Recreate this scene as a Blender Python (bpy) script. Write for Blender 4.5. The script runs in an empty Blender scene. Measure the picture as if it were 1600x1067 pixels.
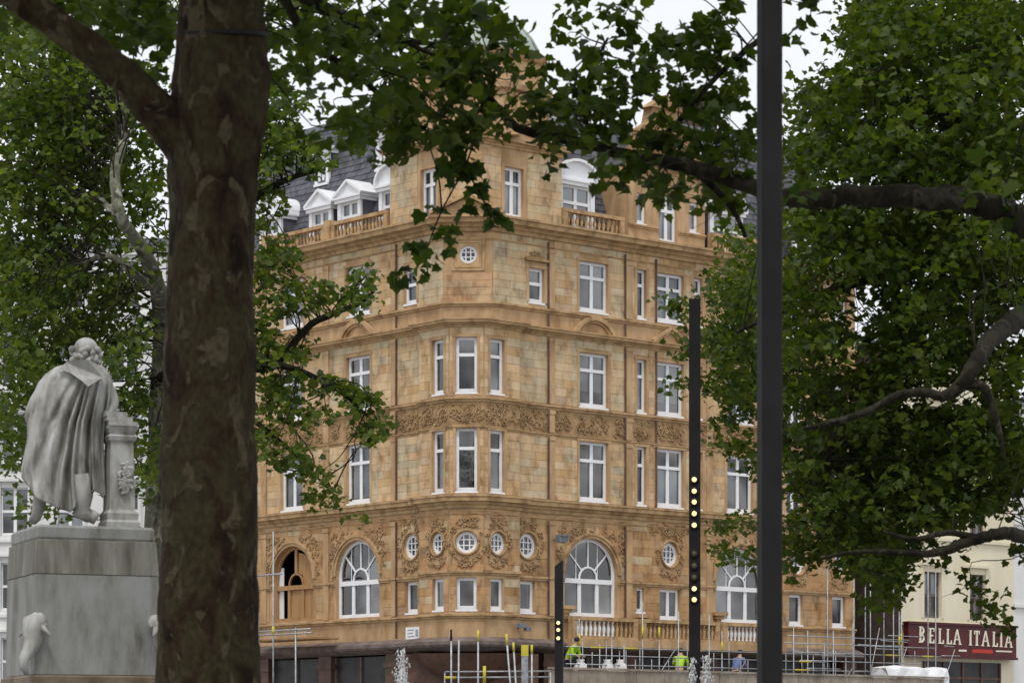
import bpy, bmesh, math, random
import numpy as np
from mathutils import Vector, Matrix, noise as mnoise
R_ = math.radians
random.seed(7)
rng = np.random.default_rng(11)
scene = bpy.context.scene
COL = scene.collection

# ------------------------------------------------------------------ camera, world, sun, exposure
F = 4400.0; HOR = 1170.0; EYE = 1.6          # focal length and horizon row for a 1600 px wide picture
cd = bpy.data.cameras.new('camera'); cam = bpy.data.objects.new('camera', cd); COL.objects.link(cam)
cam.location = (0, 0, EYE); cam.rotation_euler = (R_(90), 0, 0)
cd.sensor_width = 36; cd.lens = F / 1600 * 36; cd.shift_y = (HOR - 533.5) / 1600
cd.clip_start = .5; cd.clip_end = 2000
cd.dof.use_dof = True; cd.dof.focus_distance = 100; cd.dof.aperture_fstop = 5.0
scene.camera = cam

SUN_AZ, SUN_EL = R_(190), R_(63)              # azimuth clockwise from +Y
w = bpy.data.worlds.new('World'); scene.world = w; w.use_nodes = True
nt = w.node_tree; nt.nodes.clear()
out = nt.nodes.new('ShaderNodeOutputWorld'); bg = nt.nodes.new('ShaderNodeBackground')
sky = nt.nodes.new('ShaderNodeTexSky'); sky.sky_type = 'NISHITA'; sky.sun_disc = False
sky.sun_elevation = SUN_EL; sky.sun_rotation = SUN_AZ; sky.dust_density = 3; sky.air_density = 1.5
hs = nt.nodes.new('ShaderNodeHueSaturation'); hs.inputs['Saturation'].default_value = .25
mx = nt.nodes.new('ShaderNodeMix'); mx.data_type = 'RGBA'; mx.inputs[0].default_value = .72
tc = nt.nodes.new('ShaderNodeTexCoord'); nz = nt.nodes.new('ShaderNodeTexNoise'); nz.inputs['Scale'].default_value = 3.5
nz.inputs['Detail'].default_value = 5
cr = nt.nodes.new('ShaderNodeValToRGB')
cr.color_ramp.elements[0].position = .3; cr.color_ramp.elements[0].color = (8.0, 8.3, 8.9, 1)
cr.color_ramp.elements[1].position = .7; cr.color_ramp.elements[1].color = (10.6, 10.7, 11.1, 1)
nt.links.new(tc.outputs['Generated'], nz.inputs['Vector']); nt.links.new(nz.outputs['Fac'], cr.inputs['Fac'])
nt.links.new(sky.outputs[0], hs.inputs['Color'])
nt.links.new(hs.outputs[0], mx.inputs[6]); nt.links.new(cr.outputs[0], mx.inputs[7])
nt.links.new(mx.outputs[2], bg.inputs['Color']); bg.inputs['Strength'].default_value = .1
nt.links.new(bg.outputs[0], out.inputs[0])

sl = bpy.data.lights.new('sun', 'SUN'); sun = bpy.data.objects.new('sun', sl); COL.objects.link(sun)
sl.energy = 1.5; sl.angle = R_(13); sl.color = (1, .96, .9)
to_sun = Vector((math.sin(SUN_AZ) * math.cos(SUN_EL), math.cos(SUN_AZ) * math.cos(SUN_EL), math.sin(SUN_EL)))
sun.rotation_euler = to_sun.to_track_quat('Z', 'Y').to_euler()
vs = scene.view_settings
vs.view_transform = 'Standard'; vs.look = 'None'; vs.exposure = 0.28; vs.gamma = 1; vs.use_curve_mapping = False

# ------------------------------------------------------------------ helpers
def at(px, py, Y):
    return Vector(((px - 800) / F * Y, Y, EYE + (HOR - py) / F * Y))

WM = {}                                        # world matrices of parents
def link(name, data, parent=None, M=None):
    o = bpy.data.objects.new(name, data); COL.objects.link(o)
    M = M or Matrix.Identity(4)
    if parent is not None:
        o.parent = parent; o.matrix_parent_inverse = WM[parent.name].inverted()
    o.matrix_basis = M; WM[o.name] = M.copy()
    return o

def tag(o, label=None, cat=None, group=None, kind=None):
    if label: o['label'] = label
    if cat: o['category'] = cat
    if group: o['group'] = group
    if kind: o['kind'] = kind
    return o

def thing(name, loc, label, cat, group=None):
    return tag(link(name, None, None, Matrix.Translation(loc)), label, cat, group)

class MB:
    def __init__(s, M=None): s.v = []; s.f = []; s.M = M or Matrix.Identity(4); s.c = []
    def pts(s, ps):
        b = len(s.v); s.v += [tuple(s.M @ Vector(p)) for p in ps]; return b
    def poly(s, ps): b = s.pts(ps); s.f.append(tuple(range(b, b + len(ps))))
    def box(s, x0, x1, y0, y1, z0, z1, back=True):
        b = s.pts([(x0,y0,z0),(x1,y0,z0),(x1,y1,z0),(x0,y1,z0),(x0,y0,z1),(x1,y0,z1),(x1,y1,z1),(x0,y1,z1)])
        fs = [(4,5,6,7),(0,1,5,4),(1,2,6,5),(2,3,7,6),(3,0,4,7)]
        if back: fs.append((3,2,1,0))
        s.f += [tuple(b + i for i in f) for f in fs]
    def bar(s, a, b, w, d, zc=0):              # bar in the local xy plane from a to b
        a = Vector(a); b = Vector(b); t = (b - a).normalized(); n = Vector((-t.y, t.x)) * w / 2
        q = [a + n, a - n, b - n, b + n]
        k = s.pts([(p.x, p.y, zc - d/2) for p in q] + [(p.x, p.y, zc + d/2) for p in q])
        s.f += [(k+4,k+5,k+6,k+7),(k,k+1,k+5,k+4),(k+1,k+2,k+6,k+5),(k+2,k+3,k+7,k+6),(k+3,k,k+4,k+7),(k+3,k+2,k+1,k)]
    def prism(s, ps, z0, z1):                  # polygon in local xy extruded along z
        n = len(ps); b = s.pts([(p[0], p[1], z0) for p in ps] + [(p[0], p[1], z1) for p in ps])
        s.f.append(tuple(b + n + i for i in range(n))); s.f.append(tuple(b + i for i in reversed(range(n))))
        s.f += [(b + i, b + (i+1) % n, b + n + (i+1) % n, b + n + i) for i in range(n)]
    def strip(s, A, B, closed=False):          # faces between two equally long rows of points
        n = len(A); a = s.pts(A); b = s.pts(B)
        for i in range(n if closed else n - 1):
            j = (i + 1) % n; s.f.append((a+i, a+j, b+j, b+i))
    def rings(s, rows, closed=True, cap=True):
        n = len(rows[0]); bs = [s.pts(r) for r in rows]
        for a, b in zip(bs, bs[1:]):
            for i in range(n if closed else n - 1):
                j = (i + 1) % n; s.f.append((a+i, a+j, b+j, b+i))
        if cap: s.f.append(tuple(bs[0] + i for i in reversed(range(n)))); s.f.append(tuple(bs[-1] + i for i in range(n)))
    def tube(s, ps, rs, n=8, cap=True, wob=0):
        ps = [Vector(p) for p in ps]; rows = []; up = Vector((0.13, 0.31, .94)).normalized()
        if not hasattr(rs, '__len__'): rs = [rs] * len(ps)
        x = None
        for i, p in enumerate(ps):
            t = (ps[min(i+1, len(ps)-1)] - ps[max(i-1, 0)]).normalized()
            if x is None: x = t.orthogonal().normalized() if abs(t.dot(up)) > .95 else t.cross(up).normalized()
            x = (x - t * x.dot(t)).normalized(); y = t.cross(x)
            rows.append([p + (x * math.cos(a) + y * math.sin(a)) * rs[i] * (1 + (wob * math.sin(a * 3 + i * .9) + wob * math.sin(a * 5 - i * 1.7) * .6 if wob else 0))
                         for a in (2 * math.pi * k / n for k in range(n))])
        s.rings(rows, True, cap)
    def lathe(s, prof, n=12, ax=(0, 0), cap=True):
        s.rings([[(ax[0] + r * math.cos(2*math.pi*k/n), ax[1] + r * math.sin(2*math.pi*k/n), z) for k in range(n)] for r, z in prof], True, cap)
    def sweep(s, path, prof):                  # path: open 2D polyline, outward side on its right; prof: (out, z) open
        n = len(path); rows = []
        P = [Vector(p) for p in path]
        for i in range(n):
            d0 = (P[i] - P[i-1]).normalized() if i else (P[1] - P[0]).normalized()
            d1 = (P[i+1] - P[i]).normalized() if i < n - 1 else d0
            n0 = Vector((d0.y, -d0.x)); n1 = Vector((d1.y, -d1.x)); m = (n0 + n1).normalized(); k = 1 / max(.35, m.dot(n0))
            rows.append([(P[i].x + m.x * o * k, P[i].y + m.y * o * k, z) for o, z in prof])
        s.rings(rows, True, True)
    def build(s, name, mat, parent=None, M=None, smooth=False, tint=None):
        me = bpy.data.meshes.new(name); me.from_pydata(s.v, [], s.f); me.update()
        if mat: me.materials.append(mat)
        if smooth:
            me.polygons.foreach_set('use_smooth', [True] * len(me.polygons))
        if tint is not None:
            ca = me.color_attributes.new('tint', 'FLOAT_COLOR', 'POINT')
            ca.data.foreach_set('color', np.asarray(tint, dtype=np.float32).ravel())
        return link(name, me, parent, M)
    def mesh(s, name, mat, smooth=False):
        me = bpy.data.meshes.new(name); me.from_pydata(s.v, [], s.f); me.update(); me.materials.append(mat)
        if smooth: me.polygons.foreach_set('use_smooth', [True] * len(me.polygons))
        return me

# ------------------------------------------------------------------ materials
def mat(name, c1, c2=None, rough=.8, scale=3, stretch=(1, 1, 1), bump=0, bscale=None, spec=.3, src=None, metal=0, c3=None, lo=.35, hi=.65):
    m = bpy.data.materials.new(name); m.use_nodes = True; t = m.node_tree; n = t.nodes
    b = n['Principled BSDF']; b.inputs['Roughness'].default_value = rough; b.inputs['Specular IOR Level'].default_value = spec
    b.inputs['Metallic'].default_value = metal
    geo = n.new('ShaderNodeNewGeometry'); mp = n.new('ShaderNodeMapping'); mp.inputs['Scale'].default_value = stretch
    t.links.new(geo.outputs['Position'], mp.inputs['Vector'])
    nz = n.new('ShaderNodeTexNoise'); nz.inputs['Scale'].default_value = scale; nz.inputs['Detail'].default_value = 8; nz.inputs['Roughness'].default_value = .62
    t.links.new(mp.outputs[0], nz.inputs['Vector'])
    r = n.new('ShaderNodeValToRGB'); e = r.color_ramp.elements
    e[0].position = lo; e[1].position = hi; e[0].color = (*c1, 1); e[1].color = (*(c2 or c1), 1)
    if c3: k = e.new((lo + hi) / 2); k.color = (*c3, 1)
    t.links.new(nz.outputs['Fac'], r.inputs['Fac']); col = r.outputs[0]
    if src:                                   # multiply by the natural colour of the piece
        if src == 'object': a = n.new('ShaderNodeObjectInfo'); so = a.outputs['Color']
        else: a = n.new('ShaderNodeAttribute'); a.attribute_name = 'tint'; so = a.outputs['Color']
        mu = n.new('ShaderNodeMix'); mu.data_type = 'RGBA'; mu.blend_type = 'MULTIPLY'; mu.inputs[0].default_value = 1
        t.links.new(so, mu.inputs[6]); t.links.new(col, mu.inputs[7]); col = mu.outputs[2]
    t.links.new(col, b.inputs['Base Color'])
    if bump:
        nb = n.new('ShaderNodeTexNoise'); nb.inputs['Scale'].default_value = bscale or scale * 6; nb.inputs['Detail'].default_value = 6
        t.links.new(mp.outputs[0], nb.inputs['Vector'])
        bp = n.new('ShaderNodeBump'); bp.inputs['Strength'].default_value = bump; bp.inputs['Distance'].default_value = .03
        t.links.new(nb.outputs['Fac'], bp.inputs['Height']); t.links.new(bp.outputs[0], b.inputs['Normal'])
    return m

def bark(name, dark, brown, olive, pale, bump=.7):
    m = bpy.data.materials.new(name); m.use_nodes = True; t = m.node_tree; n = t.nodes; b = n['Principled BSDF']; b.inputs['Roughness'].default_value = .92; b.inputs['Specular IOR Level'].default_value = .15
    geo = n.new('ShaderNodeNewGeometry'); mp = n.new('ShaderNodeMapping'); mp.inputs['Scale'].default_value = (1, 1, .6); t.links.new(geo.outputs['Position'], mp.inputs['Vector'])
    def noise(sc, det, dist=0):
        q = n.new('ShaderNodeTexNoise'); q.inputs['Scale'].default_value = sc; q.inputs['Detail'].default_value = det; q.inputs['Distortion'].default_value = dist; t.links.new(mp.outputs[0], q.inputs['Vector']); return q.outputs['Fac']
    def ramp(f, stops):
        r = n.new('ShaderNodeValToRGB'); e = r.color_ramp.elements
        e[0].position, e[0].color = stops[0][0], (*stops[0][1], 1); e[1].position, e[1].color = stops[-1][0], (*stops[-1][1], 1)
        for p, c in stops[1:-1]: k = e.new(p); k.color = (*c, 1)
        t.links.new(f, r.inputs['Fac']); return r.outputs[0]
    base = ramp(noise(2.6, 6, 1.2), [(.33, dark), (.45, brown), (.56, olive), (.70, brown)])
    spots = ramp(noise(5.5, 5, .8), [(.56, (0, 0, 0)), (.62, (1, 1, 1))]); grit = ramp(noise(26, 6), [(.25, (.45, .45, .45)), (.75, (1.3, 1.3, 1.3))])
    mx = n.new('ShaderNodeMix'); mx.data_type = 'RGBA'; t.links.new(spots, mx.inputs[0]); t.links.new(base, mx.inputs[6]); mx.inputs[7].default_value = (*pale, 1)
    mu = n.new('ShaderNodeMix'); mu.data_type = 'RGBA'; mu.blend_type = 'MULTIPLY'; mu.inputs[0].default_value = .8; t.links.new(mx.outputs[2], mu.inputs[6]); t.links.new(grit, mu.inputs[7]); t.links.new(mu.outputs[2], b.inputs['Base Color'])
    bp = n.new('ShaderNodeBump'); bp.inputs['Strength'].default_value = bump; bp.inputs['Distance'].default_value = .02; t.links.new(grit, bp.inputs['Height'])
    bp2 = n.new('ShaderNodeBump'); bp2.inputs['Strength'].default_value = .8; bp2.inputs['Distance'].default_value = .015; t.links.new(spots, bp2.inputs['Height']); t.links.new(bp.outputs[0], bp2.inputs['Normal']); t.links.new(bp2.outputs[0], b.inputs['Normal'])
    return m

def emit(name, c, s):
    m = bpy.data.materials.new(name); m.use_nodes = True; b = m.node_tree.nodes['Principled BSDF']
    b.inputs['Base Color'].default_value = (*c, 1); b.inputs['Emission Color'].default_value = (*c, 1); b.inputs['Emission Strength'].default_value = s
    return m

def glass(name, tint=(.8, .85, .85), refl=.035):
    m = bpy.data.materials.new(name); m.use_nodes = True; t = m.node_tree; n = t.nodes; n.clear()
    o = n.new('ShaderNodeOutputMaterial'); mix = n.new('ShaderNodeMixShader'); tr = n.new('ShaderNodeBsdfTransparent'); gl = n.new('ShaderNodeBsdfGlossy')
    tr.inputs[0].default_value = (*tint, 1); gl.inputs['Roughness'].default_value = .02
    fr = n.new('ShaderNodeFresnel'); fr.inputs[0].default_value = 1.5
    ma = n.new('ShaderNodeMath'); ma.operation = 'ADD'; ma.inputs[1].default_value = refl
    geo = n.new('ShaderNodeNewGeometry'); nz = n.new('ShaderNodeTexNoise'); nz.inputs['Scale'].default_value = 1.3
    bp = n.new('ShaderNodeBump'); bp.inputs['Strength'].default_value = .06; bp.inputs['Distance'].default_value = .05
    t.links.new(geo.outputs['Position'], nz.inputs['Vector']); t.links.new(nz.outputs['Fac'], bp.inputs['Height']); t.links.new(bp.outputs[0], gl.inputs['Normal'])
    n2 = n.new('ShaderNodeTexNoise'); n2.inputs['Scale'].default_value = .55; t.links.new(geo.outputs['Position'], n2.inputs['Vector'])
    mr = n.new('ShaderNodeMapRange'); mr.inputs[1].default_value = .4; mr.inputs[2].default_value = .62; mr.inputs[3].default_value = 0; mr.inputs[4].default_value = .16; t.links.new(n2.outputs['Fac'], mr.inputs[0])
    m2 = n.new('ShaderNodeMath'); m2.operation = 'ADD'; t.links.new(mr.outputs[0], m2.inputs[0]); t.links.new(ma.outputs[0], m2.inputs[1])
    t.links.new(fr.outputs[0], ma.inputs[0]); t.links.new(m2.outputs[0], mix.inputs[0])
    t.links.new(tr.outputs[0], mix.inputs[1]); t.links.new(gl.outputs[0], mix.inputs[2]); t.links.new(mix.outputs[0], o.inputs[0])
    return m

def leaf_mat(name, c1, c2, src='attr'):
    m = bpy.data.materials.new(name); m.use_nodes = True; t = m.node_tree; n = t.nodes; n.clear()
    o = n.new('ShaderNodeOutputMaterial'); mix = n.new('ShaderNodeMixShader'); mix.inputs[0].default_value = .42
    b = n.new('ShaderNodeBsdfPrincipled'); b.inputs['Roughness'].default_value = .55; b.inputs['Specular IOR Level'].default_value = .25
    tr = n.new('ShaderNodeBsdfTranslucent')
    if src == 'attr': a = n.new('ShaderNodeAttribute'); a.attribute_name = 'tint'; f = a.outputs['Fac']
    else: a = n.new('ShaderNodeObjectInfo'); f = a.outputs['Random']
    r = n.new('ShaderNodeValToRGB'); e = r.color_ramp.elements; e[0].color = (*c1, 1); e[1].color = (*c2, 1)
    t.links.new(f, r.inputs['Fac']); t.links.new(r.outputs[0], b.inputs['Base Color'])
    mu = n.new('ShaderNodeMix'); mu.data_type = 'RGBA'; mu.blend_type = 'MULTIPLY'; mu.inputs[0].default_value = 1; mu.inputs[7].default_value = (2.0, 2.1, .6, 1)
    t.links.new(r.outputs[0], mu.inputs[6]); t.links.new(mu.outputs[2], tr.inputs[0])
    t.links.new(b.outputs[0], mix.inputs[1]); t.links.new(tr.outputs[0], mix.inputs[2]); t.links.new(mix.outputs[0], o.inputs[0])
    return m

M_STONE = mat('sandstone', (.33, .205, .105), (.54, .37, .205), .9, 1.7, (1, 1, .4), .25, 9)
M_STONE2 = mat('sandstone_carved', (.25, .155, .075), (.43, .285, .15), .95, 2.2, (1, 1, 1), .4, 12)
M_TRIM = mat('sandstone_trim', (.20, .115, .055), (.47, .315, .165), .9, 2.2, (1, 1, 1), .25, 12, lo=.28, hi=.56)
M_BLOCK = mat('stone_block', (.52, .47, .42), (1.14, 1.14, 1.14), .9, 2.1, (1, 1, .6), .3, 12, lo=.32, hi=.66, c3=(.96, .94, .91), src='attr')
M_BLOCKO = mat('stone_block_single', (.52, .47, .42), (1.14, 1.14, 1.14), .9, 2.1, (1, 1, .6), .3, 12, lo=.32, hi=.66, c3=(.96, .94, .91), src='object')
M_WHITE = mat('white_paint', (.74, .75, .78), (.82, .83, .85), .45, 4)
M_GLASS = glass('window_glass', refl=.03); M_GLASS2 = glass('arch_glass', refl=.10)
M_DARK = mat('dark_interior', (.02, .022, .024), (.035, .036, .038), .9, 2)
M_BLINDS = [mat('grey_blind', (.30, .31, .33), (.38, .39, .41), .9, 2, (1, 1, .3)), mat('white_blind', (.66, .66, .70), (.74, .74, .78), .9, 2, (6, 6, .1)),
            mat('dim_curtain', (.13, .14, .14), (.2, .21, .21), .9, 3, (5, 5, .1)), mat('beige_blind', (.42, .36, .31), (.5, .44, .38), .9, 2)]
M_SLATE = mat('slate', (.055, .057, .068), (.125, .125, .145), .6, 2.2, (1, 1, 1), .2, 14)
M_LEAD = mat('lead_sheet', (.13, .14, .16), (.2, .21, .24), .5, 2)
M_COPPER = mat('weathered_copper', (.22, .26, .23), (.38, .42, .375), .6, 1.6, (1, 1, .4))
M_BROWN = mat('brown_granite', (.075, .042, .03), (.135, .072, .052), .45, 3)
M_FASCIA = mat('weathered_fascia', (.09, .07, .062), (.20, .155, .135), .7, 2)
M_SHOP = mat('shop_dark', (.02, .02, .022), (.05, .048, .05), .35, 1.2)
M_PLY = mat('plywood', (.30, .165, .07), (.42, .25, .115), .8, 1.2, (5, 5, .5))
M_STEEL = mat('galvanised_tube', (.22, .235, .25), (.42, .44, .46), .45, 4, metal=.35)
M_YEL = mat('yellow_foam', (.50, .42, .04), (.60, .52, .07), .7, 4)
M_BLACK = mat('black_paint', (.011, .011, .0115), (.017, .017, .0175), .62, 2, spec=.2)
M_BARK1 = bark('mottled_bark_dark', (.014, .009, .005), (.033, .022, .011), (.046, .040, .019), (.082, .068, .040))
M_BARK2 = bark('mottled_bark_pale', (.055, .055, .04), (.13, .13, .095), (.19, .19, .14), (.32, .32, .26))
M_BARK3 = bark('branch_bark', (.008, .007, .005), (.018, .015, .010), (.030, .028, .017), (.045, .042, .03))
M_LEAFD = leaf_mat('plane_leaf_deep', (.016, .034, .004), (.080, .105, .013))
M_LEAFO = leaf_mat('plane_leaf_single', (.018, .040, .005), (.055, .085, .012), 'object')
M_LEAFM = leaf_mat('plane_leaf_mid', (.020, .044, .008), (.130, .160, .032))
M_LEAFR = leaf_mat('plane_leaf_fresh', (.012, .029, .004), (.086, .110, .011))
M_MARBLE = mat('weathered_marble', (.10, .095, .078), (.41, .41, .40), .85, 4.2, (1, 1, .4), .3, 22, lo=.3, hi=.60, c3=(.285, .28, .255))
M_PED = mat('pedestal_stone', (.11, .108, .09), (.27, .275, .265), .85, 2.1, (1.6, 1.6, .5), .25, 25, lo=.3, hi=.60, c3=(.21, .21, .195))
M_PEDS = mat('stained_stone', (.085, .08, .06), (.23, .226, .20), .85, 2.4, (2.2, 2.2, .3), .25, 25, lo=.32, hi=.62)
M_PED2 = mat('brown_stained_stone', (.11, .085, .055), (.22, .18, .13), .85, 3)
M_CREAM = mat('cream_render', (.66, .60, .44), (.74, .69, .53), .85, .7, (1, 1, .4), .05)
M_STUCCO = mat('white_stucco', (.62, .62, .61), (.76, .76, .75), .85, .8, (1, 1, .3))
M_BRICK = mat('dark_brick', (.05, .035, .028), (.095, .065, .05), .9, 2.5)
M_MAROON = mat('maroon_sign', (.062, .010, .011), (.09, .015, .016), .4, 2)
M_LETTER = mat('cream_letter', (.72, .68, .55), (.78, .74, .6), .5, 4)
M_RED = mat('red_paint', (.45, .03, .02), (.5, .045, .03), .5, 3)
M_HIVIS = mat('hi_vis_fabric', (.30, .52, .02), (.38, .60, .03), .8, 6)
M_WATER = None
M_GROUND = mat('paving', (.20, .19, .18), (.28, .27, .255), .85, 1.5, (1, 1, 1), .2, 8)
M_ROAD = mat('asphalt', (.045, .045, .047), (.065, .065, .066), .9, 3, (1, 1, 1), .2, 30)

# ------------------------------------------------------------------ ground
g = MB(); g.poly([(-600, -200, 0), (600, -200, 0), (600, 900, 0), (-600, 900, 0)]); tag(g.build('ground', M_GROUND), kind='structure')
g = MB(); g.poly([(-60, 89, .004), (60, 89, .004), (60, 98, .004), (-60, 98, .004)]); tag(g.build('road', M_ROAD), kind='structure')
g = MB(); g.box(-60, 60, 98, 98.3, 0, .12); g.box(-60, 60, 88.7, 89, 0, .12); tag(g.build('kerb', M_GROUND), kind='structure')

# ------------------------------------------------------------------ the corner building
C = Vector((-1.718, 105.0))
UR = Vector((math.cos(R_(40.8)), math.sin(R_(40.8)))); UL = Vector((math.sin(R_(40.8)), -math.cos(R_(40.8))))
class Face:
    def __init__(s, o, u): s.o = Vector(o); s.u = Vector(u); s.n = Vector((u.y, -u.x))
    def P(s, t, z, w=0): p = s.o + s.u * t + s.n * w; return Vector((p.x, p.y, z))
    def P2(s, t, w=0): return tuple(s.o + s.u * t + s.n * w)
    def M(s, t=0, z=0, w=0):
        p = s.P(t, z, w)
        return Matrix(((s.u.x, 0, s.n.x, p.x), (s.u.y, 0, s.n.y, p.y), (0, 1, 0, p.z), (0, 0, 0, 1)))
    def t_of(s, px):
        k = (px - 800) / F; return (k * s.o.y - s.o.x) / (s.u.x - k * s.u.y)
    def z_of(s, px, py): Y = (s.o + s.u * s.t_of(px)).y; return EYE + (HOR - py) / F * Y
    def off(s, w): return Face(s.o + s.n * w, s.u)
FL = Face(C, UL); FR = Face(C, UR)
BO = .3; BT = 2.4; BC = .62                    # bay step, start, chamfer
FBL = FL.off(BO); FBR = FR.off(BO)
def chamfer(fl, fr, c):
    a = fl.o + fl.u * -c; b = fr.o + fr.u * c
    return Face((a + b) / 2, (b - a).normalized()), (b - a).length / 2
FBF, hw = chamfer(FBL, FBR, BC)
UC = 1.3; FUF, uhw = chamfer(FL, FR, UC)
LEND, REND = -16.5, 21.4

hotel = thing('corner_building', (C.x, C.y, 0), 'ornate orange sandstone corner building with white windows and slate roof', 'building')

class Op:                                      # a wall opening
    def __init__(s, kind, tc, w, z0, z1, **k): s.kind = kind; s.tc = tc; s.w = w; s.t0 = tc - w/2; s.t1 = tc + w/2; s.z0 = z0; s.z1 = z1; s.k = k
def arch_pts(o, n=16):
    r = o.w / 2; zs = o.z1 - r
    return [(o.tc - r * math.cos(math.pi * i / n), zs + r * math.sin(math.pi * i / n)) for i in range(n + 1)]
def oval_pts(o, n=24):
    zc = (o.z0 + o.z1) / 2; h = (o.z1 - o.z0) / 2
    return [(o.tc + o.w / 2 * math.cos(2*math.pi*i/n), zc + h * math.sin(2*math.pi*i/n)) for i in range(n)]
REV = .3
def wall(face, t0, t1, z0, z1, ops, m=M_STONE, name='wall', parent=hotel):
    b = MB(face.M())
    ts = sorted({t0, t1, *[o.t0 for o in ops], *[o.t1 for o in ops]}); zs = sorted({z0, z1, *[o.z0 for o in ops], *[o.z1 for o in ops]})
    for a, c in zip(ts, ts[1:]):
        for d, e in zip(zs, zs[1:]):
            tm, zm = (a + c) / 2, (d + e) / 2
            if any(o.t0 < tm < o.t1 and o.z0 < zm < o.z1 for o in ops): continue
            b.poly([(a, d, 0), (c, d, 0), (c, e, 0), (a, e, 0)])
    for o in ops:
        if o.kind == 'rect': ring = [(o.t0, o.z0), (o.t1, o.z0), (o.t1, o.z1), (o.t0, o.z1)]
        elif o.kind == 'arch':
            ap = arch_pts(o); n = len(ap) - 1
            for i in range(n):                 # spandrels
                cx = o.t0 if i < n / 2 else o.t1
                b.poly([(cx, o.z1, 0), (*ap[i], 0), (*ap[i+1], 0)])
            b.poly([(o.t0, o.z1, 0), (*ap[n//2], 0), (o.t1, o.z1, 0)])
            ring = [(o.t1, o.z0)] + list(reversed(ap)) + [(o.t0, o.z0)]; ring = list(reversed(ring)); ring = [ring[0]] + ring[1:]
            ring = [(o.t0, o.z0)] + [(o.t1, o.z0)] + list(reversed(ap))
        else:
            op = oval_pts(o); n = len(op); cs = [(o.t1, o.z1), (o.t0, o.z1), (o.t0, o.z0), (o.t1, o.z0)]
            for q in range(4):
                for i in range(q * n // 4, (q + 1) * n // 4): b.poly([(*cs[q], 0), (*op[i % n], 0), (*op[(i+1) % n], 0)][::-1])
            ring = op
        b.strip([(*p, 0) for p in ring], [(*p, -REV) for p in ring], True)
    return b.build(name, m, parent)

# --- windows: shared meshes per kind and size
WC = {}
def frame_rect(w, h, tr=None, mull=0, fw=.11, sill=True):
    b = MB(); x = w / 2
    b.box(-x, -x + fw, 0, h, -.09, 0); b.box(x - fw, x, 0, h, -.09, 0); b.box(-x + fw, x - fw, 0, fw * 1.3, -.09, 0); b.box(-x + fw, x - fw, h - fw, h, -.09, 0)
    if tr: b.box(-x + fw, x - fw, h * tr - .06, h * tr + .06, -.085, .02)
    for k in range(mull):
        c = -x + w * (k + 1) / (mull + 1); mw = .075
        ys = [(fw * 1.3, h * tr - .06), (h * tr + .06, h - fw)] if tr else [(fw * 1.3, h - fw)]
        for y0, y1 in ys: b.box(c - mw, c + mw, y0, y1, -.083, -.006)
    return b
def win(face, tc, z0, z1, w, tr=.7, mull=1, blind=None, parent=hotel, inset=.12, fw=.11, fm=None):
    fm = fm or M_WHITE; h = z1 - z0; key = (round(w, 3), round(h, 3), tr, mull, fw, fm.name)
    if key not in WC:
        f = frame_rect(w, h, tr, mull, fw).mesh('window_frame', fm)
        b = MB(); b.poly([(-w/2 + .03, .03, -.045), (w/2 - .03, .03, -.045), (w/2 - .03, h - .03, -.045), (-w/2 + .03, h - .03, -.045)]); p = b.mesh('pane', M_GLASS)
        b = MB(); b.box(-w/2 - .04, w/2 + .04, -.07, 0, -.1, .14); s = b.mesh('sill', M_WHITE)
        WC[key] = (f, p, s)
    f, p, s = WC[key]; Mx = face.M(tc, z0, -inset)
    o = link('window', f, parent, Mx)
    link('pane', p, o, Mx); link('sill', s, o, Mx)
    if blind:
        mi, y0, y1, x0, x1 = blind
        b = MB(); b.box(w * (x0 - .5) + .02, w * (x1 - .5) - .02, h * y0, h * y1, -.16, -.14)
        b.build('blind', M_BLINDS[mi], o, Mx)
    return o
def rblind(k=None):
    r = random.random()
    if r < .28: return None
    if r < .55: return (0, 0, 1, 0, 1)
    if r < .72: return (2, 0, .98, 0, 1)
    if r < .84: return (0, .4, 1, 0, 1)
    if r < .92: return (1, .5, 1, 0, 1)
    return (2, 0, 1, 0, .5)

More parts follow.
